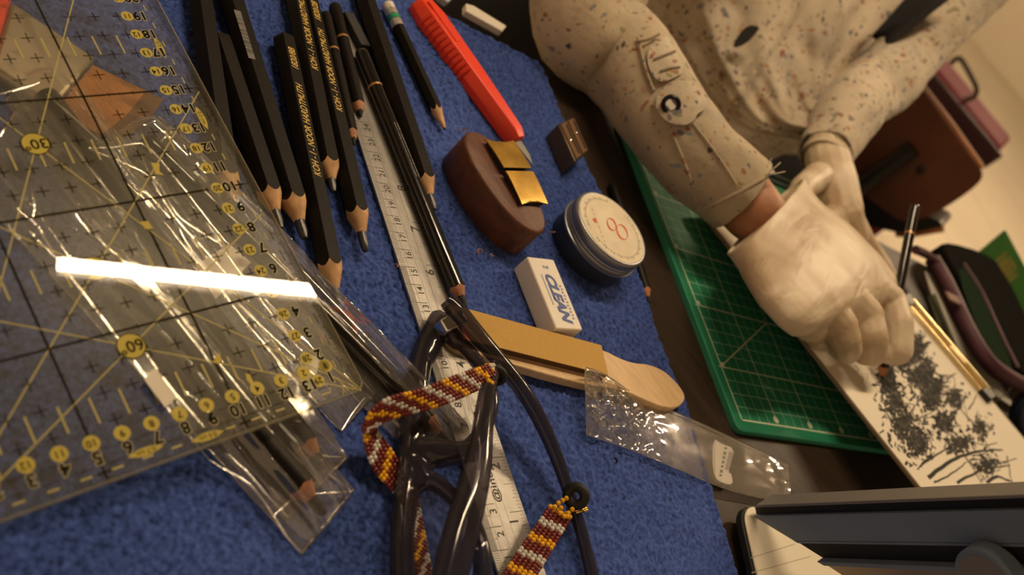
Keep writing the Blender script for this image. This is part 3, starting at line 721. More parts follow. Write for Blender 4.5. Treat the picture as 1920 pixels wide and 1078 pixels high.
# ================================================================== bags and what they hold
def bag(name_label, c4, ridge_px, zr, wob, seed, n=110, mcount=84, group=None, ends=True, z0=.06, name='cellophane_bag'):
    """c4: four pixels (start-left, start-right, end-right, end-left); ridge_px: start, end pixel of the content axis; zr its height"""
    a, b, c, d = [P(*q_, z0) for q_ in c4]
    rng = np.random.default_rng(seed)
    A0, A1 = P(*ridge_px[0], 0), P(*ridge_px[1], 0)
    ax = nrm(A1 - A0); per = np.cross(Z, ax)
    ph = rng.random((10, 3)) * 6.28; fr = rng.uniform(5, 22, 10); tilt = rng.uniform(-3.0, 3.0, 10)
    cr_ = [(rng.random(), rng.uniform(-.10, .10), rng.uniform(-.5, .9), rng.uniform(.25, .9), rng.uniform(.06, .17), rng.uniform(.018, .045), rng.random() * 6) for _ in range(30)]
    def H(s, t, X):
        dd = abs((X - A0) @ per); al = (X - A0) @ ax
        L = np.linalg.norm(A1 - A0)
        e = min(s, 1 - s, 1.0) ; edge = min(1.0, e * 9)
        side = min(1.0, (1 - abs(2 * t - 1)) * 3.0)
        base = zr * math.exp(-(dd / 1.05) ** 2) * (1 if 0 < al < L else math.exp(-((al if al < 0 else al - L) / .8) ** 2))
        w_ = 0
        for k in range(10): w_ += math.sin(fr[k] * (t + .06 * math.sin(3 * s + ph[k, 1])) + tilt[k] * s * 2 + ph[k, 0]) / (1 + .12 * fr[k])
        w_ += 1.1 * (noise.noise(Vector((s * 4 + seed, t * 5, 1.7))) + .4 * noise.noise(Vector((s * 8 + seed, t * 14, 4.7))))
        for (t0, dt, s0, ln_, hh, wd, pp) in cr_:
            f_ = (s - s0) / ln_
            if 0 < f_ < 1: w_ += hh / wob * math.sin(math.pi * f_) ** .5 * math.exp(-((t - t0 - dt * f_ - .015 * math.sin(f_ * 9 + pp)) / wd) ** 2)
        return side * (base + .10 + wob * w_ * (.35 + .65 * edge)) + .02
    th = thing(name, name_label, 'bag', A(*((a + b + c + d) / 4)[:2], .02), group)
    rows = []
    for i in range(n + 1):
        s = i / n; row = []
        for j in range(mcount + 1):
            t = j / mcount
            X = (a * (1 - t) + b * t) * (1 - s) + (d * (1 - t) + c * t) * s
            row.append(A(X[0], X[1], min(max(.03, X[2] + H(s, t, X)), under_ruler(X))))
        rows.append(row)
    m = MB(); m.loft(rows, closed=False); m.build('top_film', M['film'], th, angle=180)
    m = MB(); m.quad(a, b, c, d); m.build('bottom_film', M['film'], th, smooth=False)
    m = MB()
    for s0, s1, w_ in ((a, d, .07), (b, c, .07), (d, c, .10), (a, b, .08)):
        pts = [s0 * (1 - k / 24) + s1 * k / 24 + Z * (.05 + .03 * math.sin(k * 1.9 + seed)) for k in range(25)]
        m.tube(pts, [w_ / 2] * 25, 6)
    m.build('folded_edge', M['film_edge_glint'], th)
    return th
M['film_edge_glint'] = film('cellophane_fold_glint', veil=.12, gloss=.14, boost=14.0)  # reflection boosted so fold edges and streak tubes show as bright highlights
pencil((80, 175), (606, 877), .50, 'black bagged pencil with a reddish point, right one below the clear ruler', hexa=False, cone=1.1, lead=.8, leadr=.26, wood='wood_red', leadm='charcoal', z0=.06)
pencil((224, 521), (598, 952), .52, 'broad black bagged pencil with a reddish point, lowest below the clear ruler', hexa=False, cone=1.0, lead=.75, leadr=.24, wood='wood_red', leadm='charcoal', z0=.06)
pencil((268, 262), (838, 826), .50, 'glossy black bagged pencil reaching from the clear ruler under the glasses', hexa=False, cone=1.2, lead=.7, leadr=.2, wood='wood_red', leadm='charcoal', paint='black_gloss', z0=.1)
bag('clear cellophane bag around the broad pencil, lowest corner toward the photo bottom', [(-60, 345), (70, 150), (662, 920), (565, 1038)], ((224, 521), (598, 952)), 1.10, .035, 5)
bag('clear cellophane bag around the right bagged pencil below the ruler', [(10, 190), (130, 80), (650, 857), (539, 971)], ((80, 175), (606, 877)), 1.05, .035, 11)
sbag = []
sb = bag('clear cellophane bag with a white price sticker, open end near the brush', [(164, 278), (294, 226), (704, 735), (640, 808)], ((268, 262), (838, 826)), 1.10, .05, 23)
bag('long clear cellophane sleeve on the glossy pencil that ends under the glasses', [(240, 320), (330, 240), (884, 838), (790, 872)], ((268, 262), (838, 826)), 1.18, .03, 31)
for (px, lab) in (([(362, 500), (430, 458), (470, 492), (405, 560)], 0), ([(545, 712), (568, 660), (600, 672), (585, 735)], 1), ([(270, 712), (292, 690), (330, 745), (310, 765)], 2)):
    m = MB(); m.prism([P(u_, v_, 1.27) for u_, v_ in px], Z * .02); m.build('sticker', M['sticker'], sb, smooth=False)
def surf_px(u, v, low):
    p = P(u, v, low)
    for _ in range(6):
        z = under_ruler(p) - .045
        if z > 50: return P(u, v, low)
        p = P(u, v, z)
    return p
bgs = [o for o in COL.objects if o.name.split('.')[0] == 'cellophane_bag' and o.type == 'EMPTY']
glint_lines = [(0, .35, .05, [(393, 862), (420, 880), (470, 905), (510, 960), (535, 1005), (565, 1037)]), (0, .5, .045, [(428, 852), (470, 890), (502, 930), (540, 970)]), (0, .8, .05, [(497, 797), (560, 862), (602, 906)]),
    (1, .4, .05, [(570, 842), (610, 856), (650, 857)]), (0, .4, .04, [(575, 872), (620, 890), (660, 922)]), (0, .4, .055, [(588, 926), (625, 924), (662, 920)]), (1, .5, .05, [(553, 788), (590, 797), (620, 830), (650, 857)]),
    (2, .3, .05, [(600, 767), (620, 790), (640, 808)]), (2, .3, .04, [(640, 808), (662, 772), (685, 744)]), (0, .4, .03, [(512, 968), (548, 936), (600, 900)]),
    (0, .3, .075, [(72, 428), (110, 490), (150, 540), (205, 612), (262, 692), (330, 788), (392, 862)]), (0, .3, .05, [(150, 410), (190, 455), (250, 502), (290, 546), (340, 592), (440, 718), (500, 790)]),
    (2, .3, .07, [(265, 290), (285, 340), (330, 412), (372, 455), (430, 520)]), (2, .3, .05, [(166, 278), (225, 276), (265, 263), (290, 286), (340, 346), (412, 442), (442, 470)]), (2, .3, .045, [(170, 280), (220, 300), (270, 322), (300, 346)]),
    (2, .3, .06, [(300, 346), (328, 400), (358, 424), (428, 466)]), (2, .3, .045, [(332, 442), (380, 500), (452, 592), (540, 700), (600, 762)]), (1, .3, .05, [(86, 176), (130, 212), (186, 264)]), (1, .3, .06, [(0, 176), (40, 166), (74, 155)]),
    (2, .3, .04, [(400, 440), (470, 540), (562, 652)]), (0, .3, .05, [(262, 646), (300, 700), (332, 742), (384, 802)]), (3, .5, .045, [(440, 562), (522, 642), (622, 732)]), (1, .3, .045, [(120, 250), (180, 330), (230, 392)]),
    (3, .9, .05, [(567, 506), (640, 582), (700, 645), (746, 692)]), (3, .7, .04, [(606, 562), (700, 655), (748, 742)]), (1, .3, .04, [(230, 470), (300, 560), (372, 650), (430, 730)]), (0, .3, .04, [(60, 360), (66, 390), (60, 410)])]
for bi, low, r_, px in glint_lines:  # thin tubes added over the film to make its bright highlight streaks
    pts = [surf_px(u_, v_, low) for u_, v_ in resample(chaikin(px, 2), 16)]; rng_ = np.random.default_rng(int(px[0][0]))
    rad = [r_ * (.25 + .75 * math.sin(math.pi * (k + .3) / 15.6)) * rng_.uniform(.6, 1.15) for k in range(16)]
    m = MB(); m.tube(pts, rad, 8, flat=.6); m.build('crease', M['film_edge_glint'], bgs[bi])
# red rubber band by the pencil tip
m = MB(); cc = P(630, 613, .12); m.tube([cc + .9 * (math.cos(k * math.pi / 16) * A(1, 0, 0) + math.sin(k * math.pi / 16) * A(0, 1.05, 0)) for k in range(33)], [.11] * 33, 8)
tag(m.build('rubber_band', pbr('red_rubber', (.34, .03, .02, 1), .5)), 'red rubber band at the tip of the 8B pencil', 'rubber band')

# flat brush under the ruler
th = thing('flat_brush', 'wide flat paintbrush with orange bristles under the clear ruler', 'brush', P(150, 150, 0))
zb = .12; up_ = lambda pts, hh: [P(*q_, zb) for q_ in pts]
def slab(pts, hh, name, mat, bev=.1, nn=1):
    m = MB(); m.prism([P(*q_, zb) for q_ in pts], Z * hh); return m.build(name, mat, th, bevel=bev)
slab([(174, 122), (96, 216), (-25, 142), (14, 16)], .5, 'ferrule', M['ferrule'], .2)
slab([(14, 16), (-25, 142), (-90, 100), (-50, -20)], .8, 'handle', M['red_plastic'], .2)
m = MB(); rows = []
for k in range(9):
    s = k / 8; l0, l1 = np.array((174, 122)), np.array((96, 216)); e0, e1 = np.array((306, 186)), np.array((222, 262))
    row = []
    for j in range(13):
        t = j / 12; bow = np.array((8, 5)) * math.sin(math.pi * t) * s
        p = (l0 * (1 - t) + l1 * t) * (1 - s) + (e0 * (1 - t) + e1 * t) * s + bow
        row.append(P(*p, zb + .5 * (1 - .8 * s) + .03 * math.sin(j * 2.4)))
    rows.append(row)
m.loft(rows[:7], closed=False)
low = [[p - Z * (p[2] - zb) for p in r] for r in rows]
m.loft([[*[x for x in rows[0]], *low[0][::-1]], [*rows[6], *low[6][::-1]]], False, False)
m.build('bristles', M['bristle'], th)
m = MB(); m.loft(rows[6:], closed=False); m.loft([[*rows[6], *low[6][::-1]], [*rows[8], *low[8][::-1]]], False, True); m.build('bristle_tips', M['bristle_tip'], th)

# right hand clear bag with a price sticker
def lerp(a, b, t): return np.asarray(a, float) * (1 - t) + np.asarray(b, float) * t
th = thing('cellophane_bag', 'empty crumpled clear bag with a white sticker, lying across the towel edge', 'bag', A(*P(1290, 800, 0)[:2], 0))
topl = chaikin([(1097, 688), (1135, 700), (1190, 742), (1280, 778), (1375, 822), (1440, 852), (1478, 872)], 2)
botl = chaikin([(1100, 815), (1140, 828), (1180, 842), (1260, 875), (1340, 910), (1400, 930), (1484, 944)], 2)
topl, botl = resample(topl, 91), resample(botl, 91)
def zbase(s, t):                                  # drapes over the paddle near its open end
    return .18 + 1.05 * max(0, 1 - s / .30) ** .8 * max(0, 1 - t * 1.15) + (-.35 * max(0, min(1, (s - .45) * 3)))
rows = []
for i in range(91):
    s = i / 90; row = []
    for j in range(51):
        t = j / 50; p = lerp(topl[i], botl[i], t)
        crump = max(0, 1 - s / .42) * min(1, min(t, 1 - t) * 6 + .2)
        z = zbase(s, t) + .75 * crump * (.5 - 1.5 * abs(noise.noise(Vector((s * 17 + t * 3, t * 3 - s * 6, 2)))) - .6 * abs(noise.noise(Vector((s * 40 - t * 5, t * 7, 5))))) + .16 * (1 - abs(2 * t - 1)) ** .5
        z += .025 * math.sin(t * 9 + s * 14) * (1 - abs(2 * t - 1)) + .10 * max(0, s - .8) * 5 * noise.noise(Vector((s * 20, t * 6, 8)))
        row.append(P(*p, max(z, .13 if s < .5 else -.36)))
    rows.append(row)
m = MB(); m.loft(rows, closed=False); m.build('top_film', M['film_haze'] if 'film_haze' in M else M['film'], th, angle=180)
m = MB(); m.loft([[P(*lerp(topl[i], botl[i], t), zbase(i / 90, t) - .04) for t in (0, .25, .5, .75, 1)] for i in range(0, 91, 3)], closed=False); m.build('bottom_film', M['film'], th)
m = MB()
for L_ in (topl, botl): m.tube([P(*L_[i], zbase(i / 90, 0 if L_ is topl else 1) + .06) for i in range(0, 91, 3)], [.035] * 31, 6)
m.tube([P(*lerp(topl[0], botl[0], t), zbase(0, t) + .12 + .05 * math.sin(t * 20)) for t in np.linspace(0, 1, 16)], [.045] * 16, 6)
m.build('folded_edge', M['film_edge_glint'], th)
sl = chaikin([(1337, 822), (1352, 832), (1377, 841), (1370, 868), (1365, 886), (1371, 888), (1374, 909), (1357, 907), (1340, 897), (1335, 868)], 1, True)
m = MB(); m.prism([P(*q_, -.08) for q_ in sl], Z * .02); st = m.build('sticker', M['sticker'], th, smooth=False)
m = MB()
for k, (wd, x) in enumerate(((6, 0), (9, 1), (7, 2), (8, 3), (6, 4), (8, 5), (5, 6))):
    v_ = 838 + k * 8.5; u_ = 1361 - k * 1.6; m.poly([P(u_ - 2.5, v_, -.05), P(u_ + 2.5, v_ + .8, -.05), P(u_ + 2.0, v_ + wd * .7, -.05), P(u_ - 3, v_ + wd * .7, -.05)])
m.build('print', pbr('green_grey_print', (.16, .22, .16, 1), .7), th, smooth=False)
m = MB(); m.poly([P(1367, 846, -.052), P(1375, 848, -.052), P(1367, 882, -.052), P(1359, 880, -.052)]); m.build('grey_patch', pbr('grey_patch', (.42, .40, .38, 1), .7), th, smooth=False)

# ================================================================== small tools on the towel
# eraser
th = thing('eraser', 'white block eraser printed CLEAN in blue, next to the sanding paddle', 'eraser', P(1010, 575, 0))
a, b, c = P(987, 490, 1.25), P(1039, 496, 1.25), P(1042.5, 604, 1.25)
eu, ev = nrm(b - a), nrm(c - a); ev = nrm(ev - eu * (ev @ eu)); W_, L_ = 2.02, 4.42
a0 = (a + P(1094.5, 609, 1.25) + b + c) / 4 - eu * W_ / 2 - ev * L_ / 2
m = MB(); m.prism([a0 - Z * 1.24, a0 + eu * W_ - Z * 1.24, a0 + eu * W_ + ev * L_ - Z * 1.24, a0 + ev * L_ - Z * 1.24], Z * 1.24); m.build('block', M['eraser'], th, bevel=.09, seg=3)
e_ = lambda x, y: a0 + eu * x + ev * y + Z * .008
m = MB(); m.text('CLEAN', e_(1.05, 2.45), ev, eu, .92, 1.02); m.text('THE', e_(1.05, .62), eu, -ev, .26); m.build('lettering', M['blue_print'], th, smooth=False)
m = MB()
for k in range(11): m.box(e_(1.62 + .05 * (k % 2), 1.75 + k * .2), ev * .05, eu * .07, Z * .002)
for k in range(18): m.box(e_(.52, 1.15 + k * .105), ev * .035, eu * .045, Z * .002)
m.build('fine_print', pbr('pale_blue_print', (.20, .24, .40, 1), .7), th, smooth=False)

# tin
th = thing('tin', 'round grey tin with a cream lid label and a red 8, beside the eraser', 'tin', P(1113, 459, 0))
cz = P(1148.5, 427, 2.35); cb = A(cz[0], cz[1], 0); RT = 2.62
def lathe(mb, c, prof, seg=56):
    mb.loft([[c + A(r * math.cos(2 * math.pi * k / seg), r * math.sin(2 * math.pi * k / seg), z) for k in range(seg)] for r, z in prof]); return mb
m = lathe(MB(), cb, [(RT - .12, .02), (RT - .02, .12), (RT - .02, 1.2)]); m.build('body', M['tin_dark'], th, angle=50)
m = lathe(MB(), cb, [(RT + .03, 1.2), (RT + .12, 1.24), (RT + .12, 1.34), (RT + .03, 1.38), (RT + .03, 1.52), (RT + .0, 1.56), (RT + .03, 1.6), (RT + .03, 1.72), (RT, 1.76), (RT + .03, 1.8), (RT + .03, 2.22), (RT - .03, 2.32), (RT - .12, 2.35), (RT - .2, 2.32), (.05, 2.32)]); m.build('lid', M['tin'], th, angle=50)
m = lathe(MB(), cb, [(RT - .17, 2.325), (RT - .19, 2.35), (.05, 2.35)]); m.build('label', M['cream_label'], th, angle=50)
ex, ey = nrm(P(1180, 450, 2.35) - P(1118, 405, 2.35)), None; ey = np.cross(Z, ex)
m = MB(); c8 = P(1157, 428, 2.362)
for s_, r_ in ((-1, .36), (1, .44)):          # the 8: two thick-thin rings
    ctr = c8 + ex * (s_ * (.42 if s_ < 0 else .40)); pts = []
    for k in range(28):
        a0_, a1_ = 2 * math.pi * k / 28, 2 * math.pi * (k + 1) / 28
        wd = lambda a: .03 + .11 * abs(math.sin(a + .6)) ** 2
        o_ = lambda a, rr: ctr + ex * math.cos(a) * rr * .95 + ey * math.sin(a) * rr * 1.35
        m.quad(o_(a0_, r_ - wd(a0_) / 2), o_(a0_, r_ + wd(a0_) / 2), o_(a1_, r_ + wd(a1_) / 2), o_(a1_, r_ - wd(a1_) / 2))
m.disc(P(1115.5, 413, 2.362), .16, Z, 10); m.build('red_numeral', M['red_print'], th, smooth=False)
m = MB()
for k in range(70):
    if 18 < k < 26 or 48 < k < 52: continue
    a_ = 2 * math.pi * k / 70; a2 = a_ + .055
    o_ = lambda a, rr: cb + A(math.cos(a) * rr, math.sin(a) * rr, 2.36)
    m.quad(o_(a_, 2.0), o_(a_, 2.08 + .06 * (k % 3)), o_(a2, 2.08 + .06 * (k % 3)), o_(a2, 2.0))
for k in range(9): m.strip(P(1110 + k * 3.2, 393 + k * 8.5 - 3, 2.36), P(1112 + k * 3.2, 393 + k * 8.5 + 1.5, 2.36), .07, Z)
m.build('fine_print', M['faint_print'], th, smooth=False)

# oval wooden sharpener with a brass plate
th = thing('oval_sharpener', 'oval walnut pencil sharpener with a curved brass plate', 'sharpener', P(940, 350, 0))
A_, B_ = P(885, 248, 2.15), P(1013, 432, 2.15); cen = (A_ + B_) / 2; la = nrm(B_ - A_); lb = np.cross(Z, la); ra, rb = np.linalg.norm(B_ - A_) / 2 + .12, 1.72
cen = cen + lb * .0
def oval(f, z, e=2.15):
    out = []
    for k in range(56):
        t = 2 * math.pi * k / 56; c_, s_ = math.cos(t), math.sin(t)
        out.append(A(cen[0], cen[1], z) + la * (ra * f * abs(c_) ** (2 / e) * np.sign(c_)) + lb * (rb * f * abs(s_) ** (2 / e) * np.sign(s_)))
    return out
m = MB(); m.loft([oval(.97, .02), oval(1, .12), oval(1, 2.0), oval(.98, 2.1), oval(.94, 2.15)]); m.build('body', M['walnut'], th, angle=40)
pc = [P(912, 256, 2.45), P(962, 266, 2.45), P(1025, 380, 2.45), P(983, 385, 2.45)]
pe = [lerp(pc[0], pc[1], .5), lerp(pc[3], pc[2], .5)]; pa = nrm(pe[1] - pe[0]); pb = np.cross(Z, pa); pl = np.linalg.norm(pe[1] - pe[0]); pw = 1.12
def plate(x, y):       # arched along its length, waisted at the ends
    s = (x / pl - .5) * 2
    return pe[0] + pa * (x + .16 * (1 - (y / pw) ** 2) * (-np.sign(s) * (abs(s) > .98))) + pb * y * (1 - .03 * s) + Z * (.16 * (1 - s * s) - .02)
for (x0, x1) in ((0, pl * .47), (pl * .52, pl)):
    m = MB(); rows = []
    for i in range(13):
        x = x0 + (x1 - x0) * i / 12; rows.append([plate(x, pw * (-1 + 2 * j / 8)) for j in range(9)])
    m.loft(rows, closed=False)
    m.loft([[p - Z * .07 for p in r] for r in rows][::-1], closed=False)
    out = rows[0] + [r[-1] for r in rows[1:]] + rows[-1][::-1][1:] + [r[0] for r in rows[::-1][1:-1]]
    m.loft([[p - Z * .07 for p in out], out], False, False)
    m.build('brass_plate', M['brass'], th, angle=40)
m = MB(); m.prism([plate(pl * .03, -pw * .84) * [1, 1, 0] + Z * 2.1, plate(pl * .03, pw * .84) * [1, 1, 0] + Z * 2.1, plate(pl * .97, pw * .84) * [1, 1, 0] + Z * 2.1, plate(pl * .97, -pw * .84) * [1, 1, 0] + Z * 2.1], Z * .26); m.build('recess', M['dark_gap'], th)

# utility knife
th = thing('utility_knife', 'bright red plastic knife with a short blade, at the far towel edge', 'knife', P(880, 130, 0))
ka, kb = P(795, 2, .9), P(977, 258, .9); kt = nrm(kb - ka); kw = np.cross(Z, kt); kl = np.linalg.norm(kb - ka)
def ksec(x, w0, h0, h1): return [ka * [1, 1, 0] + kt * x + kw * (y * w0) + Z * z for y, z in ((-1, h0), (-1, .55), (-.55, h1), (.75, h1), (1, .6), (1, h0))]
m = MB(); m.loft([ksec(-.2, .62, .15, .9), ksec(.0, .78, .08, 1.1), ksec(1.2, .95, .05, 1.2), ksec(kl * .55, .80, .05, 1.2), ksec(kl - .6, .60, .05, 1.15), ksec(kl, .48, .1, .95)]); m.build('body', M['red_plastic'], th, bevel=.06, angle=35)
for k in range(11):
    x = 1.3 + k * .42; m = MB(); y0 = .96 - .012 * x
    m.tube([ka * [1, 1, 0] + kt * x + kw * (-y0) + Z * .25, ka * [1, 1, 0] + kt * x + kw * (-y0 - .01) + Z * .6, ka * [1, 1, 0] + kt * x + kw * (-y0 * .62) + Z * 1.14], [.10, .10, .08], 8); m.build('grip_ridge', M['red_plastic'], th)
m = MB(); m.box(ka * [1, 1, 0] + kt * 1.9 + kw * .0 + Z * 1.22, kt * 1.6, kw * .18, Z * .05); m.build('slider', M['red_plastic'], th, bevel=.04)
bl = [ka * [1, 1, 0] + kt * (kl - .2) + kw * -.34 + Z * .5, ka * [1, 1, 0] + kt * (kl - .2) + kw * .42 + Z * .5, ka * [1, 1, 0] + kt * (kl + 1.05) + kw * .36 + Z * .42, ka * [1, 1, 0] + kt * (kl + 1.75) + kw * .05 + Z * .38]
m = MB(); m.prism(bl, Z * .06); m.build('blade', M['steel'], th, smooth=False)

# double metal sharpener
th = thing('metal_sharpener', 'small dark two-hole metal sharpener near the knife blade', 'sharpener', P(1068, 285, 0))
q4 = [P(1047, 232, 1.35), P(1077, 219, 1.35), P(1104, 282, 1.35), P(1079, 303, 1.35)]
m = MB(); m.prism([p * [1, 1, 0] + Z * .03 for p in q4], Z * 1.3); m.build('body', pbr('dark_cast_metal', (.10, .075, .05, 1), .4, metal=.6), th, bevel=.06)
for s0 in (.10, .56):
    m = MB(); g = lambda s, t, z: lerp(lerp(q4[0], q4[1], s), lerp(q4[3], q4[2], s), t) * [1, 1, 0] + Z * z
    m.prism([g(s0, .04, 1.33), g(s0 + .34, .04, 1.33), g(s0 + .34, .96, 1.33), g(s0, .96, 1.33)], Z * .07); b_ = m.build('blade', pbr('bronze_blade', (.36, .22, .13, 1), .35, metal=.8), th, smooth=False)
    m = MB(); m.prism([g(s0 + .22, .1, 1.395), g(s0 + .30, .1, 1.395), g(s0 + .30, .9, 1.395), g(s0 + .22, .9, 1.395)], Z * .015); m.build('slot', M['dark_gap'], th, smooth=False)
    m = lathe(MB(), g(s0 + .14, .52 if s0 < .3 else .42, 1.40), [(.13, 0), (.13, .05), (.08, .08)], 14); m.build('screw', M['chrome'], th)

# sanding paddle
th = thing('sanding_paddle', 'pale wooden paddle with a stack of yellow sandpaper, under the glasses', 'sanding block', P(1060, 660, 0))
zp = .62
body = [(835, 575), (1020, 625), (1132, 655), (1160, 671), (1190, 681), (1215, 682), (1245, 694), (1270, 718), (1286, 741), (1281, 757), (1264, 766), (1238, 762), (1205, 748), (1175, 734), (1140, 726), (1095, 722), (900, 666), (838, 645)]
body = chaikin([P(*q_, zp) for q_ in body], 2, True)
m = MB(); m.prism([p - Z * (zp - .05) for p in body], Z * (zp - .05)); m.build('wooden_paddle', M['plywood'], th, bevel=.06, angle=50)
pad = [(842, 570), (1128, 648), (1141, 702), (1128, 702), (886, 640), (850, 626)]
pq = [P(842, 569, 1.02), P(1128, 647, 1.02), P(1141, 703, 1.02), P(868, 634, 1.02)]
m = MB(); m.prism([p * [1, 1, 0] + Z * (zp + .01) for p in pq], Z * .33); m.build('sandpaper_stack', M['sand_edge'], th, smooth=False)
m = MB(); m.prism([p * [1, 1, 0] + Z * .955 for p in pq], Z * .05); m.build('sandpaper_sheet', M['sandpaper'], th, smooth=False)
m = MB(); m.prism([P(u_, v_, 1.03) for u_, v_ in ((862, 606), (872, 610), (884, 634), (880, 640), (868, 636))], Z * .03); m.build('red_tab', M['red_tab'], th, smooth=False)

# crumbs
for k, (u_, v_, r_) in enumerate(((866, 247, .16), (898, 474, .18), (912, 432, .20), (921, 480, .12), (1034, 436, .12), (738, 500, .12), (1148, 866, .16), (772, 330, .10))):
    m = MB(); c = P(u_, v_, .12); pts = []
    for i in range(9): t = i / 8; pts.append(c + A(r_ * math.cos(t * 4 + k), r_ * math.sin(t * 4 + k), .05 + .12 * math.sin(t * 3)))
    m.loft([[p - Z * .04, p + A(.03, .02, .06)] for p in pts], closed=False)
    lab = ['curled pink shaving near the slim pencil point', 'pink curled shaving below the oval sharpener, lowest of its group', 'pale curled shaving just below the oval sharpener', 'tiny pink shaving right of the lowest shaving', 'tiny pink shaving between oval sharpener and eraser', 'tiny shaving left of the steel ruler', 'dark crumb on the towel near the crumpled clear bag', 'tiny shaving beside the steel ruler top'][k]
    m.build('pencil_shaving', M['shaving'] if k != 6 else M['charcoal'])
    tag(bpy.context.scene.collection.objects[-1], lab, 'shaving', 'pencil shavings on the towel')

# white strip on the table edge
m = MB(); m.prism([P(866, 16, -.42), P(880, 20, -.42), P(942, 58, -.42), P(934, 68, -.42), P(866, 30, -.42)], Z * .5)
tag(m.build('plastic_strip', M['white_plastic'], bevel=.05), 'white plastic strip on the table edge behind the knife', 'strip')
m = MB(); m.prism([P(800, -12, -.42), P(832, -8, -.42), P(842, 6, -.42), P(832, 14, -.42)], Z * .5)
tag(m.build('plastic_card', pbr('pale_blue_card', (.42, .48, .55, 1), .5), bevel=.05), 'pale blue plastic card at the table edge behind the red knife', 'card')

# ================================================================== cutting mat
th = thing('cutting_mat', 'green cutting mat with a pale grid under the clipboard', 'cutting mat', A(6, 30, -.45))
MO = A(14.399, 9.694, 0); ma = .946; mx_ = A(math.cos(ma), math.sin(ma), 0) * .935; my_ = A(-math.sin(ma), math.cos(ma), 0) * .914
mq = lambda x, y, z=0: MO + mx_ * x + my_ * y + Z * z
MWX, MLY = 35.0, 25.6
def matout(z, e):
    pts = []; r = .55
    for cx, cy, a0 in ((-e + r, -e + r, 180), (MWX + e - r, -e + r, 270), (MWX + e - r, MLY + e - r, 0), (-e + r, MLY + e - r, 90)):
        for k in range(5):
            a = math.radians(a0 + k * 22.5); pts.append(mq(cx + r * math.cos(a), cy + r * math.sin(a), z))
    return pts
m = MB(); m.loft([matout(-.44, .8), matout(-.06, .8), matout(0, .72)], True, False); m.build('mat_edge', M['mat_edge'], th, angle=50)
m = MB(); m.poly(matout(0, .72)); m.build('mat_surface', M['mat_green'], th, smooth=False)
m = MB()
for k in range(0, 36):
    if k % 4: m.strip(mq(k, 0, .006), mq(k, MLY, .006), .045, Z)
for k in range(0, 29):
    if k % 5 != 4: m.strip(mq(0, k, .006), mq(MWX, k, .006), .05, Z)
m.build('fine_grid', M['mat_line'], th, smooth=False)
m = MB()
m.strip(mq(-.05, 0, .009), mq(MWX, 0, .009), .10, Z); m.strip(mq(0, -.05, .009), mq(0, MLY, .009), .10, Z); m.strip(mq(MWX, 0, .009), mq(MWX, MLY, .009), .10, Z)
for k in range(4, 35, 4): m.strip(mq(k, .6, .009), mq(k, MLY, .009), .075, Z)
for k in range(4, 29, 5): m.strip(mq(-.25, k, .009), mq(MWX, k, .009), .085, Z); m.disc(mq(.22, k + .22, .01), .17, Z, 8)
m.strip(mq(.1, 4.1, .011), mq(8, 9, .011), .085, Z)
for k in range(4, 35, 4): m.disc(mq(k - .05, .42, .011), .26, Z, 8)
m.build('bold_grid', M['mat_bold'], th, smooth=False)

# ================================================================== clipboard with the drawing
B0, B1 = P(1318, 396, 1.0), P(1760, 955, 3.3)
Bn1, Bn2 = P(1585, 415, 1.4), P(1860, 752, 2.3)
bx = nrm(B1 - B0); by = nrm((Bn1 - B0) - bx * ((Bn1 - B0) @ bx)); bn = nrm(np.cross(bx, by))
if bn[2] < 0: bn = -bn
def onb(u_, v_, e=0): return plane_hit(u_, v_, B0, bn) + bn * e
def bxy(u_, v_): p = plane_hit(u_, v_, B0, bn) - B0; return p @ bx, p @ by
wx = max(bxy(1690, 555)[1], bxy(1860, 752)[1]); print('board width', wx, bxy(1690, 555), bxy(1860, 752), bxy(1585, 415), bn)
BL, BW = 37.0, wx + .4
bp_ = lambda x, y, e=0: B0 + bx * x + by * y + bn * e
th = thing('clipboard', 'clipboard with a gold clip holding a charcoal landscape drawing', 'clipboard', A(*bp_(BL / 2, BW / 2)[:2], 0.0))
m = MB(); m.prism([bp_(-.3, -.1, -.30), bp_(BL, -.1, -.30), bp_(BL, BW, -.30), bp_(-.3, BW, -.30)], bn * .26); m.build('board', M['clipboard'], th, bevel=.05)
m = MB(); m.prism([bp_(-.2, 0, -.03), bp_(BL - .2, 0, -.03), bp_(BL - .2, BW - .4, -.03), bp_(-.2, BW - .4, -.03)], bn * .025); m.build('paper_sheet', M['drawpaper'], th, smooth=False)
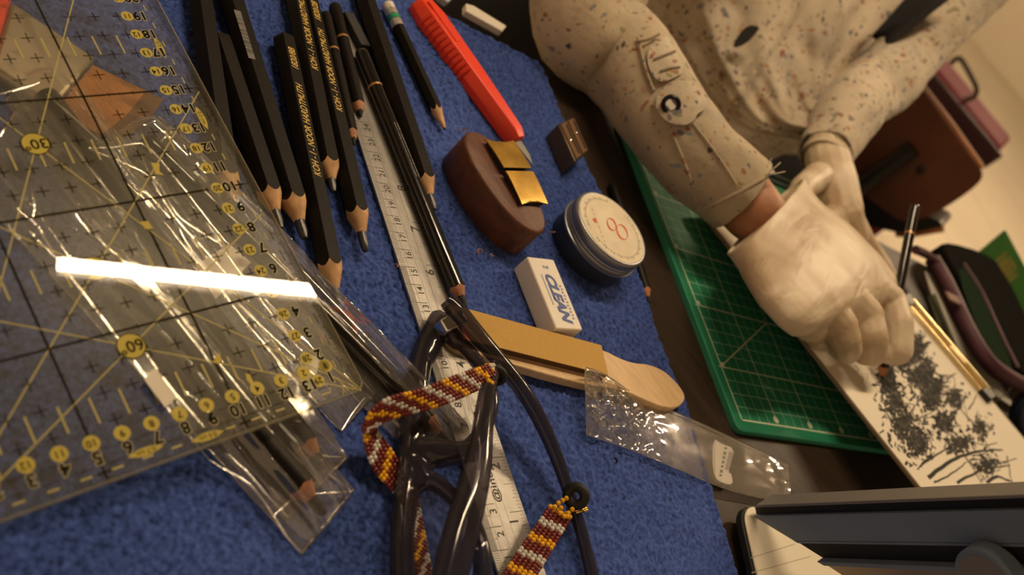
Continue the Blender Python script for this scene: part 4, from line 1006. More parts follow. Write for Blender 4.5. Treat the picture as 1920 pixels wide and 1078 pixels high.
# the drawing itself: flat strokes and smudges on the sheet
rng = random.Random(5); m = MB(); mg = MB()
def stroke(mb, pts, w0, w1, e=.004, wob=3):
    pts = chaikin([np.array(p, float) for p in pts], 2); n_ = len(pts)
    pts = [p + np.array([rng.uniform(-1, 1), rng.uniform(-1, 1)]) * wob * .35 for p in pts]
    W3 = [onb(*p, e) for p in pts]
    for i in range(n_ - 1):
        wa = w0 + (w1 - w0) * i / n_; wb = w0 + (w1 - w0) * (i + 1) / n_
        t = nrm(W3[i + 1] - W3[i]); d = np.cross(bn, t)
        mb.quad(W3[i] - d * wa / 2, W3[i + 1] - d * wb / 2, W3[i + 1] + d * wb / 2, W3[i] + d * wa / 2)
for pts, w0, w1 in [([(1740, 895), (1780, 865), (1815, 850), (1862, 843), (1880, 843)], .30, .10), ([(1728, 872), (1760, 850), (1790, 832)], .16, .06), ([(1752, 905), (1790, 885), (1812, 866)], .14, .06),
    ([(1795, 905), (1840, 880), (1895, 872)], .22, .08), ([(1800, 840), (1818, 868), (1840, 905)], .20, .10), ([(1760, 770), (1790, 812), (1815, 850)], .22, .12), ([(1690, 690), (1740, 730), (1790, 800)], .14, .10),
    ([(1850, 905), (1868, 890), (1898, 905)], .25, .2), ([(1770, 735), (1800, 765), (1830, 800), (1860, 850)], .24, .1), ([(1655, 770), (1690, 755), (1720, 760)], .14, .05), ([(1660, 740), (1700, 770), (1715, 800)], .14, .1),
    ([(1770, 720), (1788, 700), (1792, 725), (1775, 745)], .1, .06), ([(1800, 745), (1812, 770), (1815, 790)], .1, .05), ([(1782, 760), (1806, 752), (1815, 742)], .08, .05), ([(1820, 830), (1850, 835), (1870, 830)], .1, .06),
    ([(1888, 855), (1893, 885), (1898, 905)], .12, .08), ([(1905, 860), (1880, 868), (1850, 875)], .08, .06), ([(1730, 800), (1748, 830), (1745, 850)], .14, .08), ([(1700, 640), (1740, 680), (1780, 730)], .12, .08), ([(1720, 880), (1735, 862), (1752, 848)], .1, .05)]:
    stroke(m, pts, w0, w1)
for _ in range(16):
    x_, y_ = rng.uniform(1700, 1880), rng.uniform(700, 880); a_ = rng.gauss(-.5, .7); l_ = rng.uniform(15, 45); stroke(m, [(x_, y_), (x_ + math.cos(a_) * l_ * .5, y_ + math.sin(a_) * l_ * .5 + 3), (x_ + math.cos(a_) * l_, y_ + math.sin(a_) * l_)], rng.uniform(.06, .14), .04)
blobs = [((1700, 668), 30, 26, 130), ((1665, 720), 22, 30, 70), ((1725, 708), 26, 22, 90), ((1675, 755), 18, 30, 60), ((1695, 795), 26, 34, 110), ((1722, 830), 22, 30, 90), ((1742, 745), 22, 22, 70), ((1770, 790), 22, 28, 70), ((1800, 830), 22, 20, 50), ((1715, 650), 22, 24, 70), ((1755, 725), 16, 22, 50), ((1838, 800), 24, 20, 35), ((1850, 870), 24, 18, 40), ((1790, 745), 18, 22, 40), ((1660, 690), 12, 20, 40), ((1738, 690), 14, 20, 40)]
for (cx, cy), ru, rv, cnt in blobs:
    for _ in range(int(cnt * 3.4)):
        a_ = rng.uniform(0, 6.28); rr = min(1.5, abs(rng.gauss(0, .62))); p = np.array((cx + math.cos(a_) * ru * rr, cy + math.sin(a_) * rv * rr))
        l_ = rng.uniform(3, 9); a2 = rng.gauss(.9, 1.1)
        stroke(m if rng.random() < .55 else mg, [p, p + np.array((math.cos(a2) * l_, math.sin(a2) * l_))], rng.uniform(.06, .30), rng.uniform(.05, .14), .005 + rng.random() * .004, 4)
for x0, y0 in ((1604, 686), (1622, 700), (1612, 705), (1630, 690), (1640, 725)):
    stroke(m, [(x0, y0), (x0 + 6, y0 + 5), (x0 + 4, y0 + 11)], .06, .03)
for o_, nm in ((m, 'charcoal_strokes'), (mg, 'smudges')):
    o_ = o_.build(nm, M['ink'] if nm[0] == 'c' else M['ink_grey'], th, smooth=False); o_['kind'] = 'stuff'
# clip on the far edge
cl0, cl1 = bxy(1695, 572), bxy(1848, 735); cy = (cl0[1] + cl1[1]) / 2
print('clip', cl0, cl1)
m = MB(); m.box(bp_((cl0[0] + cl1[0]) / 2, cy, .12), bx * (cl1[0] - cl0[0]) / 2, by * .75, bn * .08); m.build('clip_plate', M['gold_metal'], th, bevel=.05)
m = MB(); m.tube([bp_(cl0[0], cy + .55, .30), bp_(cl1[0], cy + .55, .30)], .26, 12); m.build('clip_roll', M['gold_metal'], th)
m = MB(); m.tube([bp_(cl0[0], cy - .55, .22), bp_(cl1[0], cy - .55, .22)], .16, 10); m.build('clip_lip', M['gold_metal'], th)
for x in (cl0[0] - .15, cl1[0] + .15):
    m = MB(); m.box(bp_(x, cy, .22), bx * .55, by * .85, bn * .26); m.build('clip_end', M['black_metal'], th, bevel=.1)
m = MB(); m.box(bp_((cl0[0] + cl1[0]) / 2 + 1.0, cy + .1, .42), bx * .9, by * .22, bn * .10); m.build('clip_tongue', M['gold_metal'], th, bevel=.05)

# ================================================================== things at the right of the table
def flat(px, z, h, name, mat, label, cat, bev=.02, group=None):
    m = MB(); m.prism([P(*q_, z) for q_ in px], Z * h); o = m.build(name, mat, bevel=bev, smooth=False); tag(o, label, cat, group); return o
ZT = zt
flat([(1733, 508), (1768, 530), (1800, 600), (1905, 770), (1835, 720), (1778, 660)], ZT + .02, .12, 'paper_sheet', M['paper'], 'white sheet of paper on the table beside the purple trimmed pouch', 'paper')
flat([(1738, 556), (1750, 552), (1800, 676), (1786, 680)], ZT + .16, .25, 'notebook', pbr('grey_green_card', (.20, .22, .15, 1), .7), 'narrow grey green notebook edge between clipboard and white sheet', 'notebook')
flat([(1845, 590), (1880, 620), (1960, 720), (1950, 760), (1905, 715)], ZT + .02, .3, 'folded_paper', M['paper'], 'bright folded paper under the green box and pouch', 'paper')
# zip pouch
th = thing('zip_pouch', 'dark pouch with purple piping and a zip, in front of the green box', 'pouch', P(1840, 620, ZT))
po = chaikin([(1733, 476), (1752, 472), (1812, 488), (1850, 512), (1932, 690), (1934, 742), (1896, 726), (1846, 682), (1800, 608), (1764, 530)], 1, True)
zp0, zp1 = .6, 2.4
m = MB(); m.prism([P(*q_, zp0) for q_ in po], Z * (zp1 - zp0)); m.build('body', M['pouch_black'], th, bevel=.2)
wi = [(1790, 506), (1818, 500), (1902, 690), (1886, 696), (1850, 660)]
m = MB(); m.prism([P(*q_, zp1 + .0) for q_ in chaikin(wi, 1, True)], Z * .06); m.build('green_panel', M['pouch_green'], th, bevel=.02)
m = MB(); m.tube([P(*q_, zp1 - .2) for q_ in chaikin([(1748, 486), (1775, 530), (1812, 615), (1852, 682), (1900, 715), (1932, 728)], 2)], .75, 10); m.build('piping', M['purple'], th)
m = MB(); m.tube([P(*q_, zp1 + .05) for q_ in chaikin([(1806, 494), (1840, 545), (1880, 635), (1908, 690)], 2)], .22, 8); m.build('seam', M['purple'], th)
m = MB(); m.tube([P(*q_, zp1 + .1) for q_ in chaikin([(1756, 490), (1792, 552), (1832, 640), (1880, 700)], 2)], .12, 8); m.build('zip', M['black_metal'], th)
m = MB(); m.tube([P(*q_, zp1 + .1) for q_ in chaikin([(1758, 492), (1745, 482), (1732, 474), (1716, 468)], 1)], [.6, .55, .45, .4, .5, .5][:len(chaikin([(1758, 492), (1745, 482), (1732, 474), (1716, 468)], 1))] if False else .42, 8); m.build('zip_pull', M['purple'], th)
m = MB(); m.box(P(1787, 560, zp1 + .45), E2 * 1.1, E1 * .5, Z * .12); m.build('zip_slider', pbr('reddish_leather', (.14, .05, .03, 1), .6), th, bevel=.08)
# green box: its upright face towards the camera
th = thing('green_box', 'bright green box with dull gold printing at the right edge', 'box', P(1816, 488, 0))
g0 = P(1816, 488, ZT + .4); gd = g0 + E1 * 0
gz = A(0, 0, 1.0)
gface_n = nrm(A(*(CAM - g0)[:2], 0))
gp = lambda u_, v_: plane_hit(u_, v_, g0, nrm(gface_n + Z * .35))
c00, c01, c10 = gp(1816, 488), gp(1885, 430), gp(1935, 712)
ga, gb = c10 - c00, c01 - c00; ga = nrm(ga); gb = nrm(gb - ga * (gb @ ga)); GL = 34.0; GH = np.linalg.norm(c01 - c00); gnn = nrm(np.cross(ga, gb)); gnn = gnn if gnn @ (CAM - g0) > 0 else -gnn
c11 = gp(2004, 652); m = MB(); m.prism([c00, c10, c11, c01], -gnn * 2.5); m.build('carton', M['green_card'], th, bevel=.08)
for k, (x0, x1, y0, y1) in enumerate(((.13, .16, .36, .78), (.17, .30, .36, .74), (.31, .335, .34, .80), (.18, .29, .76, .84))):
    m = MB(); e_ = gnn * .03; bl2 = lambda x, y: (c00 * (1 - x) + c10 * x) * (1 - y) + (c01 * (1 - x) + c11 * x) * y + e_; m.poly([bl2(x0, y0), bl2(x1, y0), bl2(x1, y1), bl2(x0, y1)]); m.build('gold_print', M['dull_gold'], th, smooth=False)
# navy roll
th = thing('tape_roll', 'dark navy blue roll cut by the right edge of the photo', 'roll', P(1950, 790, ZT))
rc = P(1950, 775, 1.5); ra_ = nrm(A(.35, -.6, .5)); rx = nrm(np.cross(ra_, Z)); ry = np.cross(ra_, rx)
def ringp(r, h): return [rc + ra_ * h + r * (math.cos(2 * math.pi * k / 40) * rx + math.sin(2 * math.pi * k / 40) * ry) for k in range(40)]
m = MB(); m.loft([ringp(1.4, .8), ringp(2.55, .8), ringp(2.75, .6), ringp(2.75, -.8), ringp(1.4, -.8), ringp(1.4, .8)], False, False); m.build('shell', M['navy'], th)
m = MB(); m.loft([ringp(1.4, .6), ringp(.9, .62), ringp(.9, -.6), ringp(1.4, -.6)], False, False); m.build('core', M['cream_plastic'], th)

# ================================================================== cream plate and the metal stand at lower right
th = thing('cream_plate', 'cream rounded plate with a black rim under the metal stand', 'plate', A(*P(1500, 1030, 0)[:2], 0))
pa_ = nrm(P(1408, 1078, .75) - P(1391, 1000, .75)); pb_ = np.cross(Z, pa_); pb_ = pb_ if (R @ pb_)[0] > 0 else -pb_; po_ = P(1390, 940, .75)
def rrect(w_, l_, r_, z_, g=0):
    out = []
    for cx, cy, a0 in ((r_, r_, 180), (w_ - r_, r_, 270), (w_ - r_, l_ - r_, 0), (r_, l_ - r_, 90)):
        for k in range(7):
            a = math.radians(a0 + k * 15); out.append(po_ * [1, 1, 0] + Z * z_ + pb_ * (cx + (r_ + g) * math.cos(a)) + pa_ * (cy + (r_ + g) * math.sin(a)))
    return out
m = MB(); m.prism(rrect(9.5, 16, 1.3, .13, .12), Z * .47); m.build('rim', M['rubber'], th, bevel=.08)
m = MB(); m.prism(rrect(9.5, 16, 1.3, .61), Z * .16); m.build('top_face', M['cream_plastic'], th, bevel=.06)
m = MB()
for a, b in (((1408, 1046), (1490, 1020)), ((1409, 1074), (1520, 1043))): m.strip(P(*a, .775), P(*b, .775), .04, Z)
m.build('fine_lines', M['faint_print'], th, smooth=False)
S0 = D(1417, 948, 50.0); S1 = D(1935, 928, 35.5); sd = nrm(S1 - S0); sn = nrm(CAM - (S0 + S1) / 2); sn = nrm(sn - sd * (sn @ sd)); sdn = np.cross(sn, sd)
if (R @ sdn)[1] < 0: sdn = -sdn
# tip the front face so that its upper edge face shows
sn0 = sn; tl = math.radians(24); sn = nrm(sn0 * math.cos(tl) + sdn * math.sin(tl)); sdn = nrm(sdn * math.cos(tl) - sn0 * math.sin(tl))
th = thing('metal_stand', 'slate grey metal stand with black rubber strip at the lower right corner', 'stand', A(*(S0 + sd * 3)[:2], .8))
fp = lambda u_, v_, off=0: plane_hit(u_, v_, S0, sn) + sn * off
SLN = 26.0
def bar(px_top, px_bot, depth, name, mat, off=0, bev=.03):
    """a long bar whose left end runs from px_top to px_bot on the front face"""
    a, b = fp(*px_top) - S0, fp(*px_bot) - S0
    f = lambda x, y: S0 + sd * x + sdn * y + sn * off
    m = MB(); m.prism([f(a @ sd, a @ sdn), f(SLN, a @ sdn), f(SLN, b @ sdn), f(b @ sd, b @ sdn)], -sn * depth); return m.build(name, mat, th, bevel=bev, smooth=False)
bar((1417, 947), (1413, 952), 1.25, 'top_plate', M['slate_top'])
bar((1412, 953), (1415, 966), 1.1, 'rubber_strip', M['rubber'], -.12)
bar((1413, 967), (1489, 1013), 1.2, 'front_plate', M['slate'], .05)
bar((1484, 1010), (1541, 1046), .6, 'gap_plate', M['rubber'], -.02)
bar((1487, 1014), (1496, 1019), 1.5, 'ledge', M['slate'], .0)
bar((1541, 1046), (1555, 1054), 2.2, 'lower_ledge', M['slate'], .4)
bar((1556, 1055), (1640, 1110), 1.4, 'lower_plate', M['satin_metal'], .25)
hc = fp(1876, 1066, .9); 
m = MB(); cir = lambda r, o: [hc + sn * o + r * (math.cos(2 * math.pi * k / 36) * sd + math.sin(2 * math.pi * k / 36) * sdn) for k in range(36)]
m.loft([cir(1.35, -.6), cir(1.35, .05), cir(1.2, .15), cir(.05, .15)], True, True); m.build('hinge_disc', M['slate'], th)
for k in range(4):
    m = MB(); a0_ = math.radians(10 + 90 * k); m.poly([hc + sn * .165] + [hc + sn * .165 + 1.12 * (math.cos(a0_ + j * math.pi / 16) * sd + math.sin(a0_ + j * math.pi / 16) * sdn) for j in range(9)])
    m.build('disc_quarter', M['satin_metal'] if k % 2 else M['slate_top'], th, smooth=False)
ft_ = fp(1760, 1075); m = MB(); m.tube([ft_ - sn * .8, A(ft_[0], ft_[1], .8) + A(2.0, -.5, 0)], .7, 12); m.build('foot', M['slate'], th)

# ================================================================== glasses
th = thing('glasses', 'smoky dark plastic glasses lying on the steel ruler and towel', 'glasses', P(800, 900, 0))
ul = lambda v_: np.interp(v_, [588, 640, 720, 800, 870, 940, 1010, 1100], [812, 792, 770, 763, 756, 744, 737, 737])
def gz_(u_, v_): return .55 + max(0, (u_ - ul(v_))) / 150 * 1.9
def gpts(px, n=2, closed=False): return [P(q_[0], q_[1], gz_(*q_)) for q_ in chaikin(px, n, closed)]
def gtube(px, r0, r1=None, name='frame_rim', closed=False, seg=12, n=2):
    pts = gpts(px, n, closed); k = len(pts); r1 = r0 if r1 is None else r1
    if closed: pts.append(pts[0]); k += 1
    m = MB(); m.tube(pts, [r0 + (r1 - r0) * i / (k - 1) for i in range(k)], seg); return m.build(name, M['glasses'], th)
front = MB()
def ft(px, rr, n=2):
    pts = gpts(px, n); rad = np.interp(np.linspace(0, 1, len(pts)), np.linspace(0, 1, len(rr)), rr); front.tube(pts, list(rad), 12)
ft([(824, 592), (812, 618), (797, 650), (784, 700), (777, 760), (773, 820), (768, 880), (760, 940), (752, 1010), (756, 1110)], [.42, .48, .5, .52, .55, .6, .55, .5, .48, .5])
ft([(822, 600), (846, 626), (874, 652), (898, 684), (920, 722), (922, 770), (905, 810), (872, 846), (832, 842), (803, 822), (786, 792)], [.5, .46, .36, .33, .34, .34, .34, .34, .32, .34, .4])
ft([(822, 600), (812, 640), (800, 680)], [.5, .5, .3])
ft([(826, 602), (846, 622), (862, 646)], [.5, .48, .4])
ft([(778, 850), (820, 852), (850, 850), (890, 846)], [.55, .62, .5, .45])
ft([(780, 905), (806, 898), (835, 918), (862, 944), (890, 985), (905, 1040), (905, 1110)], [.5, .42, .36, .34, .36, .38, .4])
ft([(783, 875), (790, 890), (800, 905)], [.55, .5, .42])
fr_ob = front.build('frame_front', M['glasses'], th)
rm = fr_ob.modifiers.new('remesh', 'REMESH'); rm.mode = 'VOXEL'; rm.voxel_size = .0009
sm = fr_ob.modifiers.new('smooth', 'SMOOTH'); sm.iterations = 6; sm.factor = .6
def bake(o):
    dg = bpy.context.evaluated_depsgraph_get(); me = bpy.data.meshes.new_from_object(o.evaluated_get(dg))
    old = o.data; o.modifiers.clear(); o.data = me; me.polygons.foreach_set('use_smooth', [True] * len(me.polygons)); bpy.data.meshes.remove(old)
bake(fr_ob)
for px in ([(806, 640), (822, 618), (850, 640), (880, 668), (905, 715), (910, 765), (893, 805), (868, 833), (832, 830), (805, 812), (790, 785), (788, 720)], [(790, 925), (806, 915), (832, 930), (856, 955), (880, 1000), (890, 1050), (890, 1110), (778, 1110), (772, 1020), (780, 950)]):
    m = MB(); m.poly([P(u_, v_, gz_(u_, v_) + .05) for u_, v_ in chaikin(px, 1, True)]); m.build('lens', M['lens'], th, smooth=False)
# temples
def temple(px, zz, rr, flat_=.8):
    pts = [np.array(p + (z_,), float) for p, z_ in zip(px, zz)]; pts = chaikin(pts, 2); k = len(pts)
    rad = np.interp(np.linspace(0, 1, k), np.linspace(0, 1, len(rr)), rr)
    m = MB(); m.tube([P(*p[:2], p[2]) for p in pts], list(rad), 14, flat=flat_); return m.build('temple', M['glasses'], th)
temple([(838, 562), (868, 596), (905, 640), (950, 692), (990, 745), (1022, 805), (1045, 860), (1064, 915), (1085, 975), (1118, 1110)], [2.3, 2.3, 2.25, 2.1, 1.9, 1.5, 1.1, .8, .55, .45], [.42, .52, .46, .42, .42, .40, .36, .32, .33, .36])
temple([(930, 684), (917, 716), (909, 765), (904, 820), (895, 880), (878, 950), (858, 1020), (836, 1110)], [2.6, 2.7, 2.9, 3.0, 3.0, 3.0, 2.9, 2.8], [.30, .36, .42, .48, .62, .70, .72, .72])
m = MB(); m.box(P(845, 607, 1.8), nrm(P(860, 600, 2) - P(835, 612, 1.6)) * .55, A(0, 0, .30), nrm(np.cross(P(860, 600, 2) - P(835, 612, 1.6), Z)) * .34); m.build('hinge', M['chrome'], th, bevel=.08)
m = MB(); m.tube([P(836, 606, 1.5), P(838, 614, 1.5), P(846, 619, 1.55)], .16, 10); m.build('hinge_plate', M['chrome'], th)

# ================================================================== beaded eyeglass cord
th = thing('beaded_cord', 'beaded eyeglass cord in maroon, white and yellow, looped round the glasses', 'cord', P(800, 850, 0))
def ball_mesh(name, mat):
    m = MB(); m.ball(A(0, 0, 0), (.118, .118, .105), 8, 6); o = m.build(name, mat, None, org=A(0, 0, 0)); me = o.data; bpy.data.objects.remove(o); return me
BM = {'r': ball_mesh('bead_maroon', M['bead_red']), 'w': ball_mesh('bead_white', M['bead_white']), 'y': ball_mesh('bead_yellow', M['bead_yellow'])}
beads = []; org = ORG['beaded_cord']
def colour(i, j):
    k = (i + j) % 10; return 'w' if k < 2 else 'r' if k < 5 else 'y' if k < 7 else 'r'
def band(e1, e2, step=.172, cols=6, ph=0, d=1):
    """e1, e2: matching edge points (u, v, z)"""
    a = [P(*q_) for q_ in chaikin([np.array(x, float) for x in e1], 2)]; b = [P(*q_) for q_ in chaikin([np.array(x, float) for x in e2], 2)]
    c = (np.array(a) + np.array(b)) / 2; L = np.sum(np.linalg.norm(np.diff(c, axis=0), axis=1)); n_ = int(L / step)
    a, b = resample(a, n_), resample(b, n_); last = None
    for i in range(n_):
        t = nrm((a[min(i + 1, n_ - 1)] + b[min(i + 1, n_ - 1)]) - (a[max(i - 1, 0)] + b[max(i - 1, 0)]))
        for j in range(cols):
            f = (j + .5) / cols; p = a[i] * (1 - f) + b[i] * f + t * step * (.5 if j % 2 else 0)
            beads.append((p, colour(i + ph, d * j)))
band([(924, 682, 3.1), (905, 686, 3.15), (840, 708, 3.0), (782, 732, 2.7), (728, 742, 2.4), (694, 768, 2.0), (681, 800, 1.5)],
     [(930, 720, 2.7), (915, 722, 2.7), (862, 748, 2.6), (802, 769, 2.2), (748, 780, 1.9), (712, 792, 1.6), (697, 806, 1.4)], ph=0)
band([(682, 800, 1.3), (684, 842, .95), (697, 880, .6), (722, 908, .35), (745, 930, .25), (766, 970, .2), (778, 1030, .2), (782, 1110, .2)],
     [(698, 796, 1.25), (722, 822, .9), (748, 862, .6), (765, 895, .4), (782, 920, .3), (788, 965, .35), (799, 1020, .4), (815, 1110, .4)], ph=3)
band([(1028, 948, .95), (1000, 990, .7), (970, 1030, .5), (935, 1085, .4)], [(1074, 968, .9), (1052, 1005, .7), (1025, 1050, .5), (990, 1110, .4)], ph=6, d=0)
for px in ([(1040, 950), (1047, 943), (1055, 938), (1062, 934), (1052, 952), (1050, 962), (1058, 968), (1066, 962), (1073, 955), (1064, 968)],
           [(905, 690), (912, 686), (919, 685), (922, 693), (909, 698), (913, 706), (916, 714), (922, 718)]):
    for u_, v_ in px: beads.append((P(u_, v_, 1.05 if u_ > 1000 else 3.0), 'y'))
depth_ = lambda p: (R[2] @ (p - CAM))
vis = []
for p, c_ in beads:
    q_ = R @ (p - CAM); u_, v_ = 960 + FPX * q_[0] / q_[2], 539 + FPX * q_[1] / q_[2]
    vis.append((0 if (-5 < u_ < 1925 and -5 < v_ < 1083) else 1, q_[2], p, c_))
vis.sort(key=lambda x: (x[0], x[1]))
for _, _, p, c_ in vis[:300]:
    o = bpy.data.objects.new('bead', BM[c_]); COL.objects.link(o); o.parent = th; o.location = Vector((p - org) * S)
for c_, nm, mt in (('r', 'maroon_beads', 'bead_red'), ('w', 'white_beads', 'bead_white'), ('y', 'yellow_beads', 'bead_yellow')):
    m = MB()
    for _, _, p, cc_ in vis[300:]:
        if cc_ == c_: m.ball(p, (.118, .118, .105), 8, 6)
    if m.v: o = m.build(nm, M[mt], th); o['kind'] = 'stuff'
def torus(c, n_, R_, r_, name, mat, turns=1, rise=0):
    x = nrm(np.cross(n_, A(.2, .9, .3))); y = np.cross(n_, x); k = 28 * turns
    m = MB(); m.tube([c + n_ * rise * (i / k - .5) + R_ * (math.cos(2 * math.pi * i / 28) * x + math.sin(2 * math.pi * i / 28) * y) for i in range(k + 1)], [r_] * (k + 1), 10); return m.build(name, M[mat], th)
td = nrm(P(1090, 985, .5) - P(1064, 915, .8))
torus(P(1080, 930, 1.25), nrm(nrm(CAM - P(1080, 930, 1)) + .5 * np.cross(td, Z)), .40, .23, 'rubber_ring', 'rubber')
torus(P(1082, 953, .62), td, .42, .07, 'wire_coil', 'gold_wire', 5, .42)
torus(P(928, 703, 2.45), nrm(P(917, 716, 2.7) - P(930, 684, 2.6)), .40, .17, 'rubber_ring', 'rubber')
m = MB(); m.box(P(937, 706, 2.2), A(.12, .05, .0) * 1.6, A(-.05, .12, 0), Z * .3); m.build('crimp', M['wire'], th, bevel=.03)

# ================================================================== held pencil
tip = onb(1650, 716, .1); topp = D(1716, 384, 71.0)
pencil(tuple(topp), tuple(tip), .36, 'black pencil with a thin pale ring held upright in the gloved hand', hexa=False, cone=.9, lead=.35, leadr=.14, wood='wood_red', leadm='charcoal', paint='black_gloss', ring=2.6)

# ================================================================== the person
th = thing('person', 'person in a paint-splattered cotton coat and latex gloves, bending over a drawing', 'person', A(*D(1450, 100, 95)[:2], FLOOR))
def blob(segs, name, mat, voxel=.14, smooth=8, fac=.5, extra=None):
    m = MB()
    if extra: m.loft(extra)
    for s in segs:
        if len(s) == 4: m.capsule(s[0], s[1], s[2], s[3])
        else: m.ball(s[0], s[1])
    o = m.build(name, mat, th); r_ = o.modifiers.new('r', 'REMESH'); r_.mode = 'VOXEL'; r_.voxel_size = voxel * S
    s_ = o.modifiers.new('s', 'SMOOTH'); s_.iterations = smooth; s_.factor = fac; bake(o); return o
# key points (centimetres)
RE = P(1085, 30, 2.0); RW = P(1418, 402, 4.6); RSH = D(1250, -330, 72)
LW = P(1550, 292, 4.0); LE = D(1655, 150, 93); LSH = D(1950, -190, 104)
CH = D(1500, -60, 98)
def torso_c(s):           # s 0 hip .. 1 shoulder
    return lerp(D(1290, 300, 112), D(1560, -260, 92), s)
HIP, NECK = torso_c(0), torso_c(1)
# body: one continuous skin
def chain(pts, rr): return [(pts[i], rr[i], pts[i + 1], rr[i + 1]) for i in range(len(pts) - 1)]
WD = nrm(RW - P(1360, 330, 4.5))
hand_core = []
body = chain([RSH, RE, lerp(RE, RW, .6), RW, P(1450, 436, 4.5)], [3.6, 2.9, 2.6, 2.1, 1.6]) + chain([LSH, D(1745, 66, 96), LE, LW, P(1558, 340, 3.6)], [2.2, 1.9, 2.3, 1.6, 1.5]) + chain([HIP, NECK], [8, 8]) + [(NECK, 6, RSH, 3.4), (NECK, 6, LSH, 2.4)]
blob(body, 'body', M['skin'], .3, 6)

# right glove: back of hand, five curled fingers
hl_ = [(1387, 464), (1406, 512), (1434, 562), (1472, 606), (1508, 634)]; hr_ = [(1487, 352), (1526, 390), (1582, 430), (1640, 488), (1692, 556)]
hz_ = [4.6, 4.9, 5.2, 5.3, 5.0]; ht_ = [1.75, 1.75, 1.7, 1.6, 1.45]
def hring(x, f=1.0, df=0.0):
    k = min(3, max(0, int(x))); g = x - k
    l_, r_ = P(*lerp(hl_[k], hl_[k + 1], g), lerp(hz_[k], hz_[k + 1], g)), P(*lerp(hr_[k], hr_[k + 1], g), lerp(hz_[k], hz_[k + 1], g))
    c = (l_ + r_) / 2; w = (r_ - l_) / 2; ax = nrm(P(1600, 590, 4.6) - P(1437, 408, 4.6)); n_ = nrm(np.cross(ax, w)); th_ = lerp(ht_[k], ht_[k + 1], g) + df
    out = []
    for q in range(40):
        a = 2 * math.pi * q / 40; cc, ss = math.cos(a), math.sin(a)
        out.append(c + f * (w * abs(cc) ** .8 * np.sign(cc) + n_ * th_ * abs(ss) ** .8 * np.sign(ss)))
    return out
kn_px = [(1668, 566), (1622, 592), (1572, 610), (1520, 610)]; kz_ = [5.2, 5.3, 5.1, 4.5]
segs = []
k_i, k_m, k_r, k_p = [P(*q_, z_) for q_, z_ in zip(kn_px, kz_)]
segs += [(P(1580, 500, 5.2), 1.5, k_i, 1.24), (P(1545, 525, 5.4), 1.5, k_m, 1.26), (P(1505, 545, 5.2), 1.5, k_r, 1.24), (P(1460, 550, 4.7), 1.1, k_p, 1.1)]
i1, i2, i3 = P(1682, 608, 5.2), P(1682, 656, 4.5), P(1668, 660, 4.1)
m1, m2, m3 = P(1634, 632, 5.1), P(1636, 660, 4.3), P(1622, 662, 3.9)
r1, r2, r3 = P(1582, 634, 4.9), P(1588, 655, 4.1), P(1576, 652, 3.6)
p1, p2, p3 = P(1526, 618, 3.8), P(1534, 632, 3.2), P(1540, 628, 3.0)
segs += chain([k_i, i1, i2, i3], [1.22, 1.14, 1.08, .9]) + chain([k_m, m1, m2, m3], [1.2, 1.1, 1.0, .85]) + chain([k_r, r1, r2, r3], [1.2, 1.08, .98, .85]) + chain([k_p, p1, p2, p3], [1.1, .95, .85, .75])
segs += chain([P(1560, 455, 3.8), P(1640, 560, 3.2), P(1690, 610, 3.2), P(1680, 655, 3.0)], [1.2, 1.0, .9, .75])    # thumb on the far side
GL_ = blob(segs, 'glove', M['glove'], .075, 16, .5, [hring(x) for x in np.linspace(0.02, 3.6, 22)] + [hring(3.75, .97, -.12), hring(3.88, .90, -.35), hring(4, .72, -.6), hring(4, .4, -.9)]); GL_['label'] = 'translucent white latex glove gripping the pencil'
# glove cuff with a rolled rim, open over the wrist
m = MB(); wv_ = lambda r: [p + Z * .10 * noise.noise(Vector((p[0] * .9, p[1] * .9, 2))) for p in r]
m.loft([wv_(hring(.9, .99, .0)), wv_(hring(.4, 1.03, .04)), wv_(hring(.1, 1.05, .08)), wv_(hring(.0, 1.07, .10)), wv_(hring(-.06, 1.07, .1)), wv_(hring(-.06, 1.02, .06)), wv_(hring(.15, .97, .0))], False, False)
m.build('glove_cuff', M['glove'], th, angle=180)
# left glove flat on the sheet behind
segs = [(P(1551, 276, 4.4), 1.8, LW, 1.8), (LW, 1.9, P(1562, 345, 3.9), 2.0), (P(1562, 345, 3.9), 2.0, P(1575, 400, 3.4), 1.9), (P(1575, 400, 3.4), 1.9, P(1600, 445, 2.9), 1.3)]
segs += chain([P(1590, 400, 3.4), P(1622, 455, 2.8), P(1655, 500, 2.4), P(1672, 528, 2.2)], [1.1, .9, .8, .65]) + chain([P(1575, 410, 3.2), P(1605, 470, 2.7), P(1636, 515, 2.4), P(1652, 540, 2.2)], [1.1, .95, .85, .7])
segs += chain([P(1560, 410, 3.2), P(1588, 475, 2.6), P(1612, 515, 2.3), P(1625, 535, 2.1)], [1.1, .95, .85, .7]) + chain([P(1540, 410, 3.1), P(1560, 470, 2.5), P(1580, 500, 2.2)], [1.0, .85, .7])
segs += chain([P(1535, 330, 4.0), P(1505, 352, 3.9), P(1488, 385, 3.5), P(1490, 420, 3.0)], [1.2, .98, .85, .7])
gl2 = blob(segs, 'glove', M['glove'], .09, 7, .5); gl2['label'] = 'white latex glove on the left hand, behind the other'
m = MB(); la_ = nrm(P(1560, 330, 3.8) - LE); lu = nrm(np.cross(la_, Z)); lv = np.cross(la_, lu)
lr = lambda c, a_, b_: [c + a_ * math.cos(2 * math.pi * k / 28) * lu + b_ * math.sin(2 * math.pi * k / 28) * lv for k in range(28)]
m.loft([lr(LW + la_ * 1.0, 1.95, 1.95), lr(LW - la_ * .3, 2.15, 2.1), lr(LW - la_ * .4, 2.0, 2.0)], False, False); m.build('glove_cuff', M['glove'], th, angle=180)

